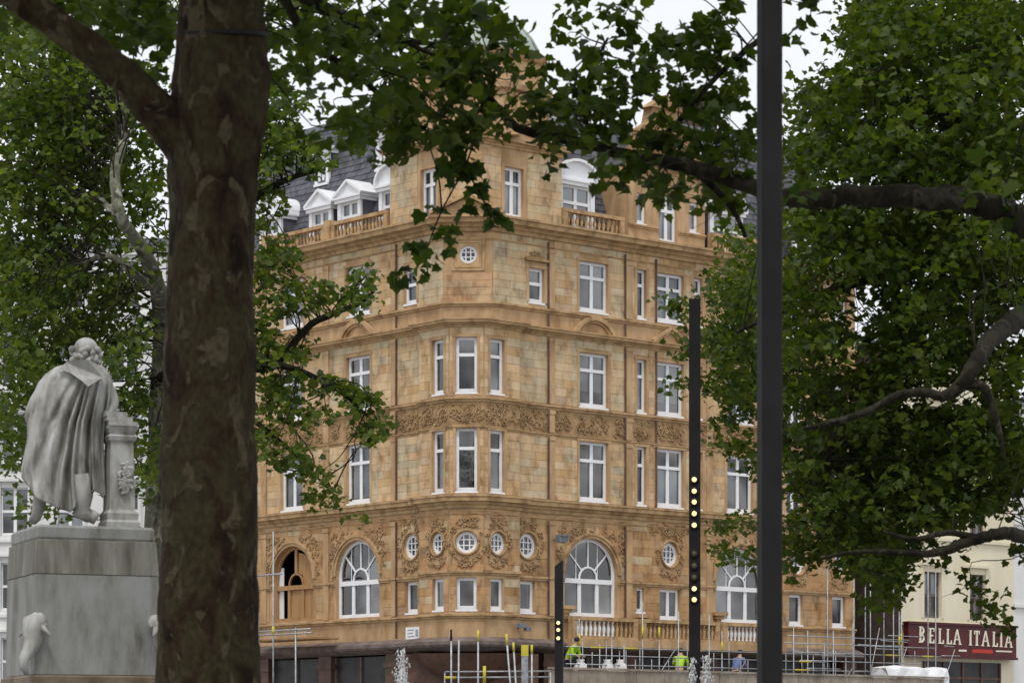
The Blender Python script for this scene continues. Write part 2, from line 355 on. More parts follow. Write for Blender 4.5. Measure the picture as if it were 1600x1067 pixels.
ARC = {}
def arch_win(face, o, kind='glass', blind=None):
    w, h = o.w, o.z1 - o.z0; r = w / 2; zs = h - r; tr = 1.36
    b = MB(); fw = .13
    if kind == 'glass': mm = M_WHITE
    else: mm = M_PLY
    n = 24
    for r0, r1 in ((r - fw, r),):
        A = [(-r1 * math.cos(math.pi*i/n), zs + r1 * math.sin(math.pi*i/n)) for i in range(n + 1)]
        B = [(-r0 * math.cos(math.pi*i/n), zs + r0 * math.sin(math.pi*i/n)) for i in range(n + 1)]
        b.strip([(*p, 0) for p in B], [(*p, 0) for p in A]); b.strip([(*p, -.1) for p in B], [(*p, 0) for p in B])
    b.box(-r, -r + fw, 0, zs, -.1, 0); b.box(r - fw, r, 0, zs, -.1, 0); b.box(-r + fw, r - fw, 0, .14, -.1, .002)
    b.box(-r + fw, r - fw, tr - .09, tr + .09, -.1, .03)
    for s in (-1, 1): b.box(s * .46 - .085, s * .46 + .085, .14, tr - .09, -.095, -.004)
    hr = .46; c = (0, tr + .09)
    A = [(-hr * math.cos(math.pi*i/12), c[1] + hr * math.sin(math.pi*i/12)) for i in range(13)]
    for p, q in zip(A, A[1:]): b.bar(p, q, .07, .08, -.04)
    if kind == 'glass':
        for a in (45, 90, 135):
            d = Vector((math.cos(R_(a)), math.sin(R_(a)))); e = hr
            L = (zs - c[1]) * d.y + math.sqrt(max(0, ((zs - c[1]) * d.y) ** 2 - (zs - c[1]) ** 2 + r * r)) - .06
            b.bar(Vector(c) + d * e, Vector(c) + d * L, .055, .06, -.04)
        for s in (-.62, .5):
            b.bar((s, c[1]), (s, zs + math.sqrt(r*r - s*s) - .06), .03, .04, -.05)
    else: b.bar((0, c[1] + hr), (0, h - .06), .14, .08, -.04)
    Mx = face.M(o.tc, o.z0, -.14)
    ob = b.build('arched_window', mm, hotel, Mx)
    if kind == 'glass':
        p = MB(); p.poly([(-r + .05, .05, -.05), (r - .05, .05, -.05)] + [(r * .97 * math.cos(math.pi*i/n), zs + r * .97 * math.sin(math.pi*i/n), -.05) for i in range(n + 1)])
        p.build('pane', M_GLASS2, ob, Mx)
        if blind is not None:
            b = MB(); b.box(.56, 1.2, .15, 1.26, -.16, -.12); b.build('blind', M_BLINDS[3], ob, Mx)
    else:
        tag(ob, 'arched opening boarded with plywood and half empty')
        b = MB(); b.box(-.36, .36, .15, 1.26, -.09, -.06); b.build('board', M_PLY, ob, Mx)
        b = MB(); b.box(.56, 1.24, .15, 1.26, -.09, -.06); b.build('board', M_PLY, ob, Mx)
        b = MB(); b.prism([(.5, 1.46), (1.25, 1.46), (1.15, 2.1), (.85, 2.45), (.45, 2.7), (.12, 2.75), (.12, 1.95), (.4, 1.85)], -.09, -.06); b.build('board', M_PLY, ob, Mx)
        b = MB(); b.box(-1.26, -.95, .15, 2.2, -.13, -.1); b.build('board', M_STUCCO, ob, Mx)
    # moulded stone surround
    s = MB(face.M(o.tc, o.z0, 0))
    for r0, r1, w0, w1 in ((r + .0, r + .12, .0, .07), (r + .12, r + .2, .0, .11)):
        A = [(-r1 * math.cos(math.pi*i/n), zs + r1 * math.sin(math.pi*i/n)) for i in range(n + 1)]
        B = [(-r0 * math.cos(math.pi*i/n), zs + r0 * math.sin(math.pi*i/n)) for i in range(n + 1)]
        s.strip([(*p, w1) for p in B], [(*p, w1) for p in A]); s.strip([(*p, w0) for p in B], [(*p, w1) for p in B]); s.strip([(*p, w1) for p in A], [(*p, w0) for p in A])
    s.build('arch_moulding', M_TRIM, hotel)
    return ob

def scrolls(b, region, count, rmin=.05, rmax=.13, wz=.05):
    """carved ornament: little curled ridges and bosses standing proud of the wall, inside region(u,v)->bool sampler"""
    for _ in range(count):
        x, y = region(); r = random.uniform(rmin, rmax); a0 = random.uniform(0, 6.28); turn = random.uniform(2.2, 5) * random.choice((-1, 1)); n = 6
        ps = [(x + r * (1 - .45 * i / n) * math.cos(a0 + turn * i / n), y + r * (1 - .45 * i / n) * math.sin(a0 + turn * i / n), .02 + wz * .5) for i in range(n + 1)]
        b.tube(ps, [wz * (.75 - .3 * i / n) for i in range(n + 1)], 5)

def oculus(face, o):
    w, h = o.w / 2, (o.z1 - o.z0) / 2; n = 24; b = MB()
    e = lambda k, i: (w * k * math.cos(2*math.pi*i/n), h * k * math.sin(2*math.pi*i/n))
    A = [e(1, i) for i in range(n)]; B = [e(.72, i) for i in range(n)]
    b.strip([(*p, 0) for p in A], [(*p, 0) for p in B], True); b.strip([(*p, 0) for p in B], [(*p, -.08) for p in B], True)
    for s in (-.27, .27):
        y = math.sqrt(1 - s*s) * .76; b.bar((w*s, -h*y), (w*s, h*y), .045, .05, -.035); b.bar((-w*y, h*s), (w*y, h*s), .04, .045, -.035)
    Mx = face.M(o.tc, (o.z0 + o.z1) / 2, -.08); ob = b.build('round_window', M_WHITE, hotel, Mx)
    p = MB(); p.poly([(*e(.9, i), -.06) for i in range(n)]); p.build('pane', M_GLASS, ob, Mx)
    return ob
def wreath(face, o, cr=1.0):
    b = MB(face.M(o.tc, (o.z0 + o.z1) / 2, 0)); w, h = o.w / 2, (o.z1 - o.z0) / 2; n = 28
    ring = [((w + .06) * math.cos(2*math.pi*i/n), (h + .06) * math.sin(2*math.pi*i/n), .03) for i in range(n + 1)]
    b.tube(ring, .055, 6)
    def reg():
        a = random.uniform(0, 6.28); k = random.uniform(.17, .34) * cr
        return ((w + k) * math.cos(a), (h + k * 1.15) * math.sin(a))
    scrolls(b, reg, 38, .04, .1, .04)
    def top(): return (random.uniform(-.4, .4) * cr, (h + .36) + random.uniform(-.05, .16) * cr)
    scrolls(b, top, 16, .04, .11, .042)
    def bot(): x = random.uniform(-.5, .5) * cr; return (x, -(h + .34) - .12 * math.cos(x * 4))
    scrolls(b, bot, 16, .04, .1, .042)
    b.build('carved_wreath', M_STONE2, hotel, smooth=True)

# --- openings per face
Z1, Z2, Z3 = (11.22, 13.5), (14.85, 16.93), (18.55, 20.46)
def A(t, z, w=1.5): return Op('rect', t, w, z[0], z[1])
opsR = []; winsR = []
for t in (6.45, 14.5):
    for z in (Z1, Z2, Z3): winsR.append((A(t, z), .68, 1))
for t, ww, mu in ((9.0, .5, 0), (10.55, 1.5, 1), (12.1, .5, 0), (17.7, 1.0, 1), (20.4, 1.0, 1)):
    for z in (Z1, Z2, Z3): winsR.append((A(t, z, ww), .68, mu))
for t in (17.8, 20.4): winsR.append((A(t, (6.75, 8.0), .8), None, 0))
winsR.append((A(10.55, (6.75, 7.95), 1.1), None, 1)); winsR.append((A(8.95, (7.0, 7.95), .42), None, 0))
winsR.append((A(3.04, (6.8, 7.98), .72), None, 0)); winsR.append((A(3.5, (18.6, 19.9), .78), .55, 0))
archR = [Op('arch', 6.3, 2.75, 6.74, 9.76), Op('arch', 14.5, 2.75, 6.74, 9.76)]
ovR = [Op('oval', 3.04, .86, 8.86, 9.8), Op('oval', 10.55, .86, 8.86, 9.8), Op('oval', 17.9, .86, 8.86, 9.8), Op('oval', 20.45, .86, 8.86, 9.8)]
winsL = []
for t in (-6.55, -10.9, -14.7):
    for z in (Z1, Z2, Z3): winsL.append((A(t, z), .68, 1))
winsL.append((A(-3.24, (6.8, 7.98), .72), None, 0)); winsL.append((A(-3.3, (18.6, 19.9), .78), .55, 0))
archL = [Op('arch', -6.6, 2.75, 6.74, 9.76), Op('arch', -10.85, 2.75, 6.74, 9.76), Op('arch', -14.9, 2.3, 6.74, 9.5)]
ovL = [Op('oval', -3.24, .86, 8.86, 9.8)]
def bayops(s): return [(A(s * 1.27, (11.24, 13.54), .7), .68, 0), (A(s * 1.27, (14.93, 16.96), .7), .68, 0), (A(s * 1.27, (6.82, 8.0), .64), None, 0)]
winsBL, winsBR = bayops(-1), bayops(1)
ovBL = [Op('oval', -1.3, .74, 8.92, 9.72)]; ovBR = [Op('oval', 1.3, .74, 8.92, 9.72)]
winsBF = [(A(0, (11.24, 13.6), .8), .68, 0), (A(0, (14.93, 17.0), .8), .68, 0), (A(0, (6.82, 8.02), .74), None, 0)]
ovBF = [Op('oval', 0, .8, 8.93, 9.73)]
ovUF = [Op('oval', 0, .68, 19.86, 20.54)]

ZB, ZU, ZT = 5.5, 17.6, 21.4
o_ = lambda wl: [x[0] for x in wl]
lowR = [x for x in winsR if x[0].z0 < ZU - .2]; upR = [x for x in winsR if x[0].z0 > ZU]
lowL = [x for x in winsL if x[0].z0 < ZU - .2]; upL = [x for x in winsL if x[0].z0 > ZU]
wall(FR, BT, REND, ZB, ZU, o_(lowR) + archR + ovR); wall(FR, UC, REND, ZU, ZT, o_(upR))
wall(FL, LEND, -BT, ZB, ZU, o_(lowL) + archL + ovL); wall(FL, LEND, -UC, ZU, ZT, o_(upL))
wall(FBL, -BT, -BC, ZB, ZU, o_(winsBL) + ovBL); wall(FBR, BC, BT, ZB, ZU, o_(winsBR) + ovBR)
wall(FBF, -hw, hw, ZB, ZU, o_(winsBF) + ovBF); wall(FUF, -uhw, uhw, ZU, ZT, ovUF)
for f, s in ((FBL, -1), (FBR, 1)):             # returns of the bay
    b = MB(); b.poly([f.P(s*BT, ZB), f.P(s*BT, ZU), f.P(s*BT, ZU, -BO), f.P(s*BT, ZB, -BO)]); b.build('wall', M_STONE, hotel)
b = MB(); b.poly([FBL.P(-BT + .02, 17.62), FBL.P(-BC, 17.62), FBR.P(BC, 17.62), FBR.P(BT - .02, 17.62), FR.P(BT - .02, 17.62, -.3), FL.P(-BT + .02, 17.62, -.3)]); b.build('bay_roof', M_LEAD, hotel)
# interior, end and back walls, so that the rooms are dark
b = MB()
for f, a, c in ((FR, 1.5, REND), (FL, LEND, -1.5)): b.M = f.M(); b.poly([(a, 0, -1.6), (c, 0, -1.6), (c, 21, -1.6), (a, 21, -1.6)])
for z in (5.6, 10.8, 14.4, 18.1, 21.2):
    b.M = Matrix.Identity(4)
    b.poly([FL.P(LEND, z, -.32), FL.P(-1.5, z, -.32), FR.P(1.5, z, -.32), FR.P(REND, z, -.32), FR.P(REND, z, -1.7), FR.P(1.9, z, -1.7), FL.P(-1.9, z, -1.7), FL.P(LEND, z, -1.7)])
b.build('interior', M_DARK, hotel)
b = MB(); b.poly([FR.P(REND, 0), FR.P(REND, ZT), FR.P(REND, ZT, -14), FR.P(REND, 0, -14)]); b.poly([FL.P(LEND, 0), FL.P(LEND, ZT), FL.P(LEND, ZT, -14), FL.P(LEND, 0, -14)])
b.poly([FL.P(LEND, 0, -14), FR.P(REND, 0, -14), FR.P(REND, ZT, -14), FL.P(LEND, ZT, -14)]); b.build('wall', M_BRICK, hotel)

SPEC = {('R', 6.45, 11.22): (0, 0, .63, 0, .45), ('R', 10.55, 11.22): (1, .05, .64, 0, 1), ('R', 6.45, 18.55): (0, 0, 1, 0, 1), ('R', 10.55, 18.55): (0, 0, 1, 0, 1),
        ('R', 6.45, 14.85): (0, .3, 1, 0, 1), ('R', 10.55, 14.85): (0, .25, 1, 0, 1), ('L', -6.55, 11.22): (0, .1, 1, 0, 1), ('R', 10.55, 6.75): (2, 0, .9, .5, 1)}
for tagc, f, wl in (('R', FR, winsR), ('L', FL, winsL), ('BL', FBL, winsBL), ('BR', FBR, winsBR), ('BF', FBF, winsBF)):
    for o, tr, mu in wl:
        bl = SPEC.get((tagc, o.tc, o.z0), rblind())
        if tagc == 'BF': bl = None
        if tagc in ('BL', 'BR') and o.z0 > 9: bl = (0, 0, .66, .3, 1) if o.z0 < 14 else (0, 0, 1, 0, 1)
        if o.z1 - o.z0 < 1.4 and o.z0 < 9: bl = random.choice([None, None, (2, 0, .9, 0, .6)])
        win(f, o.tc, o.z0, o.z1, o.w, tr, mu, bl, fw=.11 if o.w > .6 else .1)
arch_win(FR, archR[0], 'glass', 1); arch_win(FR, archR[1]); arch_win(FL, archL[0]); arch_win(FL, archL[1], 'ply'); arch_win(FL, archL[2])
for f, ov in ((FR, ovR), (FL, ovL), (FBL, ovBL), (FBR, ovBR), (FBF, ovBF)):
    for o in ov: oculus(f, o); wreath(f, o, .92 if f not in (FR, FL) else 1.05)
oculus(FUF, ovUF[0])
b = MB(FUF.M(0, 20.2, 0))                       # square moulded panel round the top oculus
for k, (a, d) in enumerate(((.62, .05), (.50, .025))):
    b.box(-a, a, a - .07, a, 0, d); b.box(-a, a, -a, -a + .07, 0, d); b.box(-a, -a + .07, -a + .07, a - .07, 0, d); b.box(a - .07, a, -a + .07, a - .07, 0, d)
b.build('panel_moulding', M_TRIM, hotel)

# --- ashlar facing
PAL_O = [(.55, .375, .205), (.52, .345, .18), (.57, .405, .235), (.49, .315, .16), (.58, .42, .26), (.54, .36, .205), (.50, .36, .235)]
PAL_G0 = [(.50, .43, .295), (.47, .39, .25), (.53, .40, .245), (.43, .375, .27), (.55, .385, .22), (.45, .38, .25), (.53, .45, .32), (.50, .36, .21)]
warm = lambda P: [(r * 1.02, g * .955, b * .93) for r, g, b in P]
PAL_O = [(r * .985, g * 1.015, b * 1.03) for r, g, b in PAL_O]
PAL_G = [tuple(.72 * a + .28 * b for a, b in zip(g, (.55, .41, .24))) for g in PAL_G0]
PAL_LOW = [(.45, .285, .145), (.42, .26, .125), (.48, .315, .17), (.39, .235, .11), (.46, .27, .135), (.43, .29, .165)]
stones = []
def ashlar(face, t0, t1, z0, z1, ops, pal, d=.016, hh=.31, lmin=.4, lmax=.95, mixin=None):
    nr = max(1, round((z1 - z0) / hh)); h = (z1 - z0) / nr
    for r in range(nr):
        a, c = z0 + r * h, z0 + (r + 1) * h; blk = []
        for o in ops:
            if o.z1 + .02 <= a or o.z0 - .1 >= c: continue
            if o.kind == 'rect': blk.append((o.t0 - .02, o.t1 + .02))
            elif o.kind == 'arch':
                rr = o.w / 2 + .2; zs = o.z1 - o.w / 2; dz = max(0, a - zs)
                if dz < rr: x = math.sqrt(rr*rr - dz*dz); blk.append((o.tc - x, o.tc + x))
            else: blk.append((o.t0 - .12, o.t1 + .12))
        blk.sort(); cur = t0; spans = []
        for p, q in blk:
            if p > cur: spans.append((cur, min(p, t1)))
            cur = max(cur, q)
        if cur < t1: spans.append((cur, t1))
        for p, q in spans:
            x = p - (0 if p != t0 else (r % 2) * .3); first = True
            while x < q - .01:
                L = random.uniform(lmin, lmax); e = x + L
                if q - e < .25: e = q
                s0 = max(x, p)
                if e - s0 > .04:
                    cpal = pal if mixin is None or random.random() > mixin[1] else mixin[0]
                    k = random.choice(cpal); v = random.uniform(.93, 1.06); stones.append((face, s0 + .005, e - .005, a + .005, c - .005, d + random.uniform(-.006, .006), tuple(min(1, q_ * v) for q_ in k)))
                x = e
allR = o_(winsR) + archR + ovR; allL = o_(winsL) + archL + ovL
bands = [(6.75, 8.0), (8.2, 10.5), (11.15, 13.5), (14.8, 17.4), (18.4, 21.05)]
for z0, z1 in bands:
    up = z0 > 11; PAL_M = PAL_O if up else PAL_LOW
    for (a, c, pal) in ((BT + .02, 4.05, PAL_G if up else PAL_LOW), (4.4, 5.3, PAL_M), (5.3, 8.1, PAL_G if up else PAL_LOW), (8.5, 12.6, PAL_M), (12.9, 16.1, PAL_M), (16.5, REND, PAL_M)):
        if z0 > 18 and a < 3: a = UC + .02
        ashlar(FR, a, c, z0, z1, allR, pal, mixin=(PAL_G if pal is not PAL_G else PAL_O, .14 if up else .06))
    for (a, c, pal) in ((-4.1, -BT - .02, PAL_G if up else PAL_LOW), (-5.3, -4.45, PAL_M), (-8.4, -5.3, PAL_G if up else PAL_LOW), (-12.6, -8.8, PAL_M), (LEND, -13, PAL_M)):
        if z0 > 18 and c > -3: c = -UC - .02
        ashlar(FL, a, c, z0, z1, allL, pal, mixin=(PAL_G if pal is not PAL_G else PAL_O, .14 if up else .06))
    if z0 < 18:
        ashlar(FBL, -BT + .02, -BC - .02, z0, z1, o_(winsBL) + ovBL, PAL_M, mixin=(PAL_G, .12)); ashlar(FBR, BC + .02, BT - .02, z0, z1, o_(winsBR) + ovBR, PAL_M, mixin=(PAL_G, .12))
        ashlar(FBF, -hw + .02, hw - .02, z0, z1, o_(winsBF) + ovBF, PAL_M)
    else: ashlar(FUF, -uhw + .02, uhw - .02, z0, 19.5, [], [(.5, .36, .22), (.52, .33, .19)], lmin=.8, lmax=1.2)
stones.sort(key=lambda s: -((s[2] - s[1]) * (s[4] - s[3])) + .02 * abs((s[1] + s[2]) / 2))
b = MB(); b.box(0, 1, 0, 1, 0, 1, False); STM = b.mesh('stone', M_BLOCKO)
for face, a, c, z0, z1, d, colr in stones[:300]:
    o = link('stone', STM, hotel, face.M(a, z0, .0005) @ Matrix.Diagonal((c - a, z1 - z0, d, 1))); o.color = (*colr, 1)
b = MB(); tint = []
for face, a, c, z0, z1, d, colr in stones[300:]:
    b.M = face.M(); b.box(a, c, z0, z1, .0005, d, False); tint += [(*colr, 1)] * 8
tag(b.build('stone_facing', M_BLOCK, hotel, tint=tint), kind='stuff')

# --- string courses and cornices
low = [FL.P2(LEND), FL.P2(-BT), FBL.P2(-BT), FBL.P2(-BC), FBR.P2(BC), FBR.P2(BT), FR.P2(BT), FR.P2(REND)]
upp = [FL.P2(LEND), FL.P2(-UC), FR.P2(UC), FR.P2(REND)]
def course(path, prof, name='cornice', m=M_TRIM): b = MB(); b.sweep(path, prof); return b.build(name, m, hotel)
def prof(z0, z1, out, steps=4):
    h = z1 - z0
    if out < .16: return [(-.05, z0), (out * .4, z0), (out * .5, z0 + h * .4), (out, z0 + h * .5), (out, z1 - h * .1), (-.05, z1)]
    return [(-.05, z0), (out * .18, z0), (out * .22, z0 + h * .22), (out * .42, z0 + h * .28), (out * .46, z0 + h * .5), (out * .86, z0 + h * .5), (out * .88, z0 + h * .76), (out, z0 + h * .82), (out, z1 - h * .04), (-.05, z1 + .02)]
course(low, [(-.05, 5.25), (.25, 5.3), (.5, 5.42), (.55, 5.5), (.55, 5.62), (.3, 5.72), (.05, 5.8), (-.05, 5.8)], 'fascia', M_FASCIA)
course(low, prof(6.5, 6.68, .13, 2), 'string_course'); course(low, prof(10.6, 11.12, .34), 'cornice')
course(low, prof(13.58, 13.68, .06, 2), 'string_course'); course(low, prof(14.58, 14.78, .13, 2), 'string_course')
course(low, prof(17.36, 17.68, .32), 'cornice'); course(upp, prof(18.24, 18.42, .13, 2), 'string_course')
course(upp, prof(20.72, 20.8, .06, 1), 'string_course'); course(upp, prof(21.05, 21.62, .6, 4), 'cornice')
course(low, prof(10.35, 10.42, .05, 1), 'string_course'); course(low, prof(8.62, 8.70, .05, 1), 'string_course') if 0 else None
for f, segs in ((FR, ((BT, 4.9), (7.72, 13.1), (15.9, REND))), (FL, ((-5.2, -BT), (-9.45, -8.0), (-13.7, -12.25)))):
    for a, c in segs: b = MB(f.M()); b.box(a, c, 8.02, 8.1, 0, .05); b.box(a, c, 8.1, 8.18, 0, .09); b.build('string_course', M_TRIM, hotel)
for f, a, c in ((FBL, -BT, -BC), (FBF, -hw, hw), (FBR, BC, BT)):
    b = MB(f.M()); b.box(a, c, 8.12, 8.2, 0, .05); b.box(a, c, 8.2, 8.3, 0, .1); b.build('string_course', M_TRIM, hotel)
# carved frieze
b = MB()
def frieze(f, a, c, z0=13.72, z1=14.56, dens=26):
    b.M = f.M(); n = int((c - a) * dens)
    scrolls(b, lambda: (random.uniform(a + .08, c - .08), random.uniform(z0 + .08, z1 - .08)), int(n * 1.3), .04, .14, .034)
for f, a, c in ((FBL, -BT, -BC), (FBF, -hw, hw), (FBR, BC, BT), (FR, BT, 4.1), (FR, 4.4, 5.3), (FR, 5.5, 7.3), (FR, 7.5, 8.1), (FR, 8.5, 9.5), (FR, 9.75, 11.4), (FR, 11.6, 12.6), (FR, 12.9, 16), (FL, -4.1, -BT), (FL, -5.3, -4.4), (FL, -7.4, -5.5), (FL, -8.4, -7.6), (FL, -12.6, -8.8), (FL, LEND, -13)): frieze(f, a, c)
# spandrels over the arches and over the round window
for f, al in ((FR, archR), (FL, archL[:2])):
    for o in al:
        def reg(o=o):
            while True:
                x = random.uniform(-1.75, 1.75); y = random.uniform(.2, 1.75); r = math.hypot(x, y)
                if r > 1.66 and y < 1.72: return (o.tc + x, o.z1 - o.w/2 + y)
        b.M = f.M(); scrolls(b, reg, 90, .04, .12, .034)
b.M = FR.M(); scrolls(b, lambda: (10.55 + random.uniform(-1.1, 1.1), 10.3 + random.uniform(-.22, .2)), 50, .04, .11, .036)
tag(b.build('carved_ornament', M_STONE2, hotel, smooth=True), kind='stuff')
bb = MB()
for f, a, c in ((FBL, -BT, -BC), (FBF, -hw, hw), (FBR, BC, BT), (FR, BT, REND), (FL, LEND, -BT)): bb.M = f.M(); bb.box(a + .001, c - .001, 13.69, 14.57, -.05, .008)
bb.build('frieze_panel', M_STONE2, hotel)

# --- hoods over the second-floor windows, window architraves, pilasters, drainpipes
def hood(f, t, z, kind, w=2.3):
    b = MB(f.M(t, z)); x = w / 2; n = 14
    if kind == 'seg':
        R0 = 1.22; a0 = math.asin(x / R0 * .94); zc = -R0 * math.cos(a0)
        for r0, r1, d in ((R0 - .16, R0, .16), (R0 - .26, R0 - .16, .09)):
            P_ = [(r1 * math.sin(-a0 + 2*a0*i/n), zc + r1 * math.cos(-a0 + 2*a0*i/n)) for i in range(n + 1)]; Q = [(r0 * math.sin(-a0 + 2*a0*i/n), zc + r0 * math.cos(-a0 + 2*a0*i/n)) for i in range(n + 1)]
            b.strip([(*p, d) for p in Q], [(*p, d) for p in P_]); b.strip([(*p, d) for p in P_], [(*p, 0) for p in P_]); b.strip([(*p, 0) for p in Q], [(*p, d) for p in Q])
    else:
        for s in (-1, 1): b.bar((s * x, .02), (0, .62), .12, .3, 0); b.bar((s * (x - .2), 0), (0, .48), .1, .18, 0)
    return b.build('window_hood', M_TRIM, hotel)
for t in (6.45, 14.5): hood(FR, t, 17.7, 'seg')
hood(FR, 10.55, 17.7, 'tri', 2.0); hood(FL, -6.55, 17.7, 'seg'); hood(FL, -10.9, 17.7, 'tri', 2.0)
for f, wl in ((FR, winsR), (FL, winsL), (FBL, winsBL), (FBR, winsBR), (FBF, winsBF)):
    for o, tr, mu in wl:
        if o.z1 - o.z0 < 1.5 and o.z0 < 18: continue
        b = MB(f.M())
        q = .13 if f in (FR, FL) else .1
        b.box(o.t0 - q, o.t0, o.z0, o.z1, .0, .035); b.box(o.t1, o.t1 + q, o.z0, o.z1, .0, .035)
        b.box(o.t0 - q - .03, o.t1 + q + .03, o.z1, o.z1 + .1, 0, .045)
        b.build('architrave', M_STONE, hotel)
for f, ts in ((FR, (4.22, 8.3, 12.75, 16.3)), (FL, (-4.27, -8.6, -12.8))):
    for t in ts:
        b = MB(f.M())
        for z0, z1 in ((6.7, 10.33), (11.14, 13.56), (13.7, 14.57), (14.8, 17.34), (18.44, 20.7)):
            b.box(t - .17, t + .17, z0, z1, 0, .06); b.box(t - .2, t + .2, z1 - .16, z1 - .002, 0, .085)
        b.build('pilaster', M_STONE, hotel)
for f, t in ((FR, 4.06), (FR, 8.08), (FL, -4.1), (FR, 9.75), (FR, 16.08)):
    b = MB(f.M()); segs = [(5.85, 6.48), (6.7, 10.3), (11.15, 13.55), (13.7, 14.55), (14.8, 17.3), (17.75, 18.2), (18.45, 20.95)]
    if t == 9.75: segs = segs[2:5] + segs[6:]
    for z0, z1 in segs: b.tube([(t, z0, .07), (t, z1, .07)], .04, 6)
    b.build('drainpipe', M_BROWN, hotel)
b = MB(FR.M(3.5, 20.15))                        # small carved hood above the upper corner window
b.box(-.6, .6, 0, .1, 0, .16); b.box(-.42, .42, .1, .16, 0, .1); scrolls(b, lambda: (random.uniform(-.35, .35), random.uniform(.2, .36)), 12, .05, .1, .05); b.build('window_hood', M_STONE2, hotel)
for t, f in ((8.95, FR), (13.2, FR), (4.95, FR)):  # corbelled brackets
    b = MB(f.M(t, 6.78 if t > 8 and t < 9 else 7.0)); b.box(-.34, .34, -.02, .12, 0, .3); b.box(-.22, .22, -.16, -.02, 0, .2); b.box(-.12, .12, -.34, -.16, 0, .13); b.build('bracket', M_TRIM, hotel)

# --- ground floor
for f, ts in ((FR, (2.6, 4.2, 8.3, 12.7, 16.3, 21.0)), (FL, (-2.6, -4.3, -8.6, -12.8, -16.1))):
    for t in ts: b = MB(f.M()); b.box(t - .4, t + .4, 0, 5.27, -.3, .1); b.box(t - .48, t + .48, 4.75, 4.95, -.3, .16); b.box(t - .46, t + .46, 0, .6, -.3, .15); b.build('pier', M_BROWN, hotel)
b = MB(FBF.M()); rows = []
for r, z in ((.55, 3.9), (.75, 4.15), (1.4, 4.5), (1.9, 4.9), (2.0, 5.2)):
    rows.append([(r * math.cos(math.pi * i / 12), z, -1.1 + .95 * r / 2 * 1.2 * math.sin(math.pi * i / 12)) for i in range(13)])
b.rings(rows, False, False); b.build('corbel', M_BROWN, hotel, smooth=True)
for f, ts in ((FR, (4.6, 8.7, 13.1, 16.7)), (FL, (-8.2, -12.4, -15.7))):
    for t in ts:
        wd = 3.3 if t > -15 else .0
        if not wd: continue
        b = MB(f.M(t)); b.box(0, wd, 0, .5, -.25, -.1); b.box(0, wd, 3.7, 3.85, -.25, -.08); b.box(0, .08, .5, 5.2, -.25, -.1); b.box(wd - .08, wd, .5, 5.2, -.25, -.1); b.box(wd/2 - .04, wd/2 + .04, .5, 5.2, -.24, -.11)
        o = b.build('shopfront', M_FASCIA, hotel); b = MB(f.M(t)); b.box(.08, wd - .08, .5, 5.2, -.22, -.18); b.build('shop_window', M_SHOP, o)
b = MB(FBF.M()); b.box(-2.6, 2.6, 0, 5.2, -1.7, -1.2); b.build('entrance_wall', M_BROWN, hotel)

# --- balustrades
BAL = MB(); BAL.lathe([(.05, 0), (.055, .05), (.035, .09), (.075, .22), (.07, .3), (.03, .46), (.055, .5), (.055, .56)], 8); BALM = BAL.mesh('baluster', M_TRIM, True)
BALW = bpy.data.meshes.new('baluster'); BALW = BALM.copy(); BALW.materials[0] = M_STUCCO
def balustrade(f, t0, t1, z, w0, h=.56, pale=0, rail=.14):
    b = MB(f.M()); b.box(t0, t1, z - .12, z, w0 - .2, w0 + .06); b.box(t0, t1, z + h, z + h + rail, w0 - .2, w0 + .06)
    b.box(t0, t0 + .22, z, z + h, w0 - .19, w0 + .05); b.box(t1 - .22, t1, z, z + h, w0 - .19, w0 + .05)
    o = b.build('balustrade', M_TRIM, hotel); n = int((t1 - t0 - .44) / .215)
    for i in range(n):
        t = t0 + .22 + (i + .5) * (t1 - t0 - .44) / n
        Mx = Matrix.Translation(f.P(t, z, w0 - .07)) @ Matrix.Diagonal((1, 1, h / .56, 1))
        link('baluster', BALW if pale and i < n * pale else BALM, o, Mx)
balustrade(FR, 4.9, 8.1, 21.7, -.05); balustrade(FL, -8.35, -4.75, 21.7, -.05); balustrade(FL, -12.6, -8.75, 21.7, -.05); balustrade(FR, 12.9, 16.3, 21.7, -.05)
for f, t in ((FL, -8.55), (FL, -12.8)): b = MB(f.M(t)); b.box(-.19, .19, 21.64, 22.5, -.3, .05); b.build('balustrade_pier', M_TRIM, hotel)
balustrade(FR, 4.75, 8.2, 5.95, .62, .6, .62); balustrade(FR, 8.4, 12.7, 5.95, .62, .6, .0); balustrade(FR, 12.9, 16.2, 5.95, .62, .6, .8)
b = MB(FR.M()); b.box(4.6, 16.4, 5.55, 5.83, .05, .8); b.build('balcony', M_STONE, hotel)

# --- attic, turret, dome
AL, AR, AC = -4.66, 4.87, .9
FAF, ahw = chamfer(FL.off(-.1), FR.off(-.1), AC); FAL, FAR = FL.off(-.1), FR.off(-.1)
aL, aR = Op('rect', -2.3, .95, 21.72, 23.6), Op('rect', 2.43, .95, 21.72, 23.6)
ZA = 24.4
wall(FAL, AL, -AC, 21.5, ZA, [aL]); wall(FAR, AC, AR, 21.5, ZA, [aR]); wall(FAF, -ahw, ahw, 21.5, ZA, [])
for f, o in ((FAL, aL), (FAR, aR)):
    win(f, o.tc, o.z0, o.z1, o.w, .68, 1, (1, 0, .66, 0, 1))
    b = MB(f.M()); b.box(o.t0 - .15, o.t0, o.z0, o.z1 + .12, 0, .05); b.box(o.t1, o.t1 + .15, o.z0, o.z1 + .12, 0, .05); b.box(o.t0, o.t1, o.z1, o.z1 + .12, 0, .05); b.build('architrave', M_STONE, hotel)
for f, a, c in ((FAR, AR, 1), (FAL, AL, 1)):
    b = MB(); b.poly([f.P(a, 21.5), f.P(a, ZA), f.P(a, ZA, -4), f.P(a, 21.5, -4)]); b.build('wall', M_STONE, hotel)
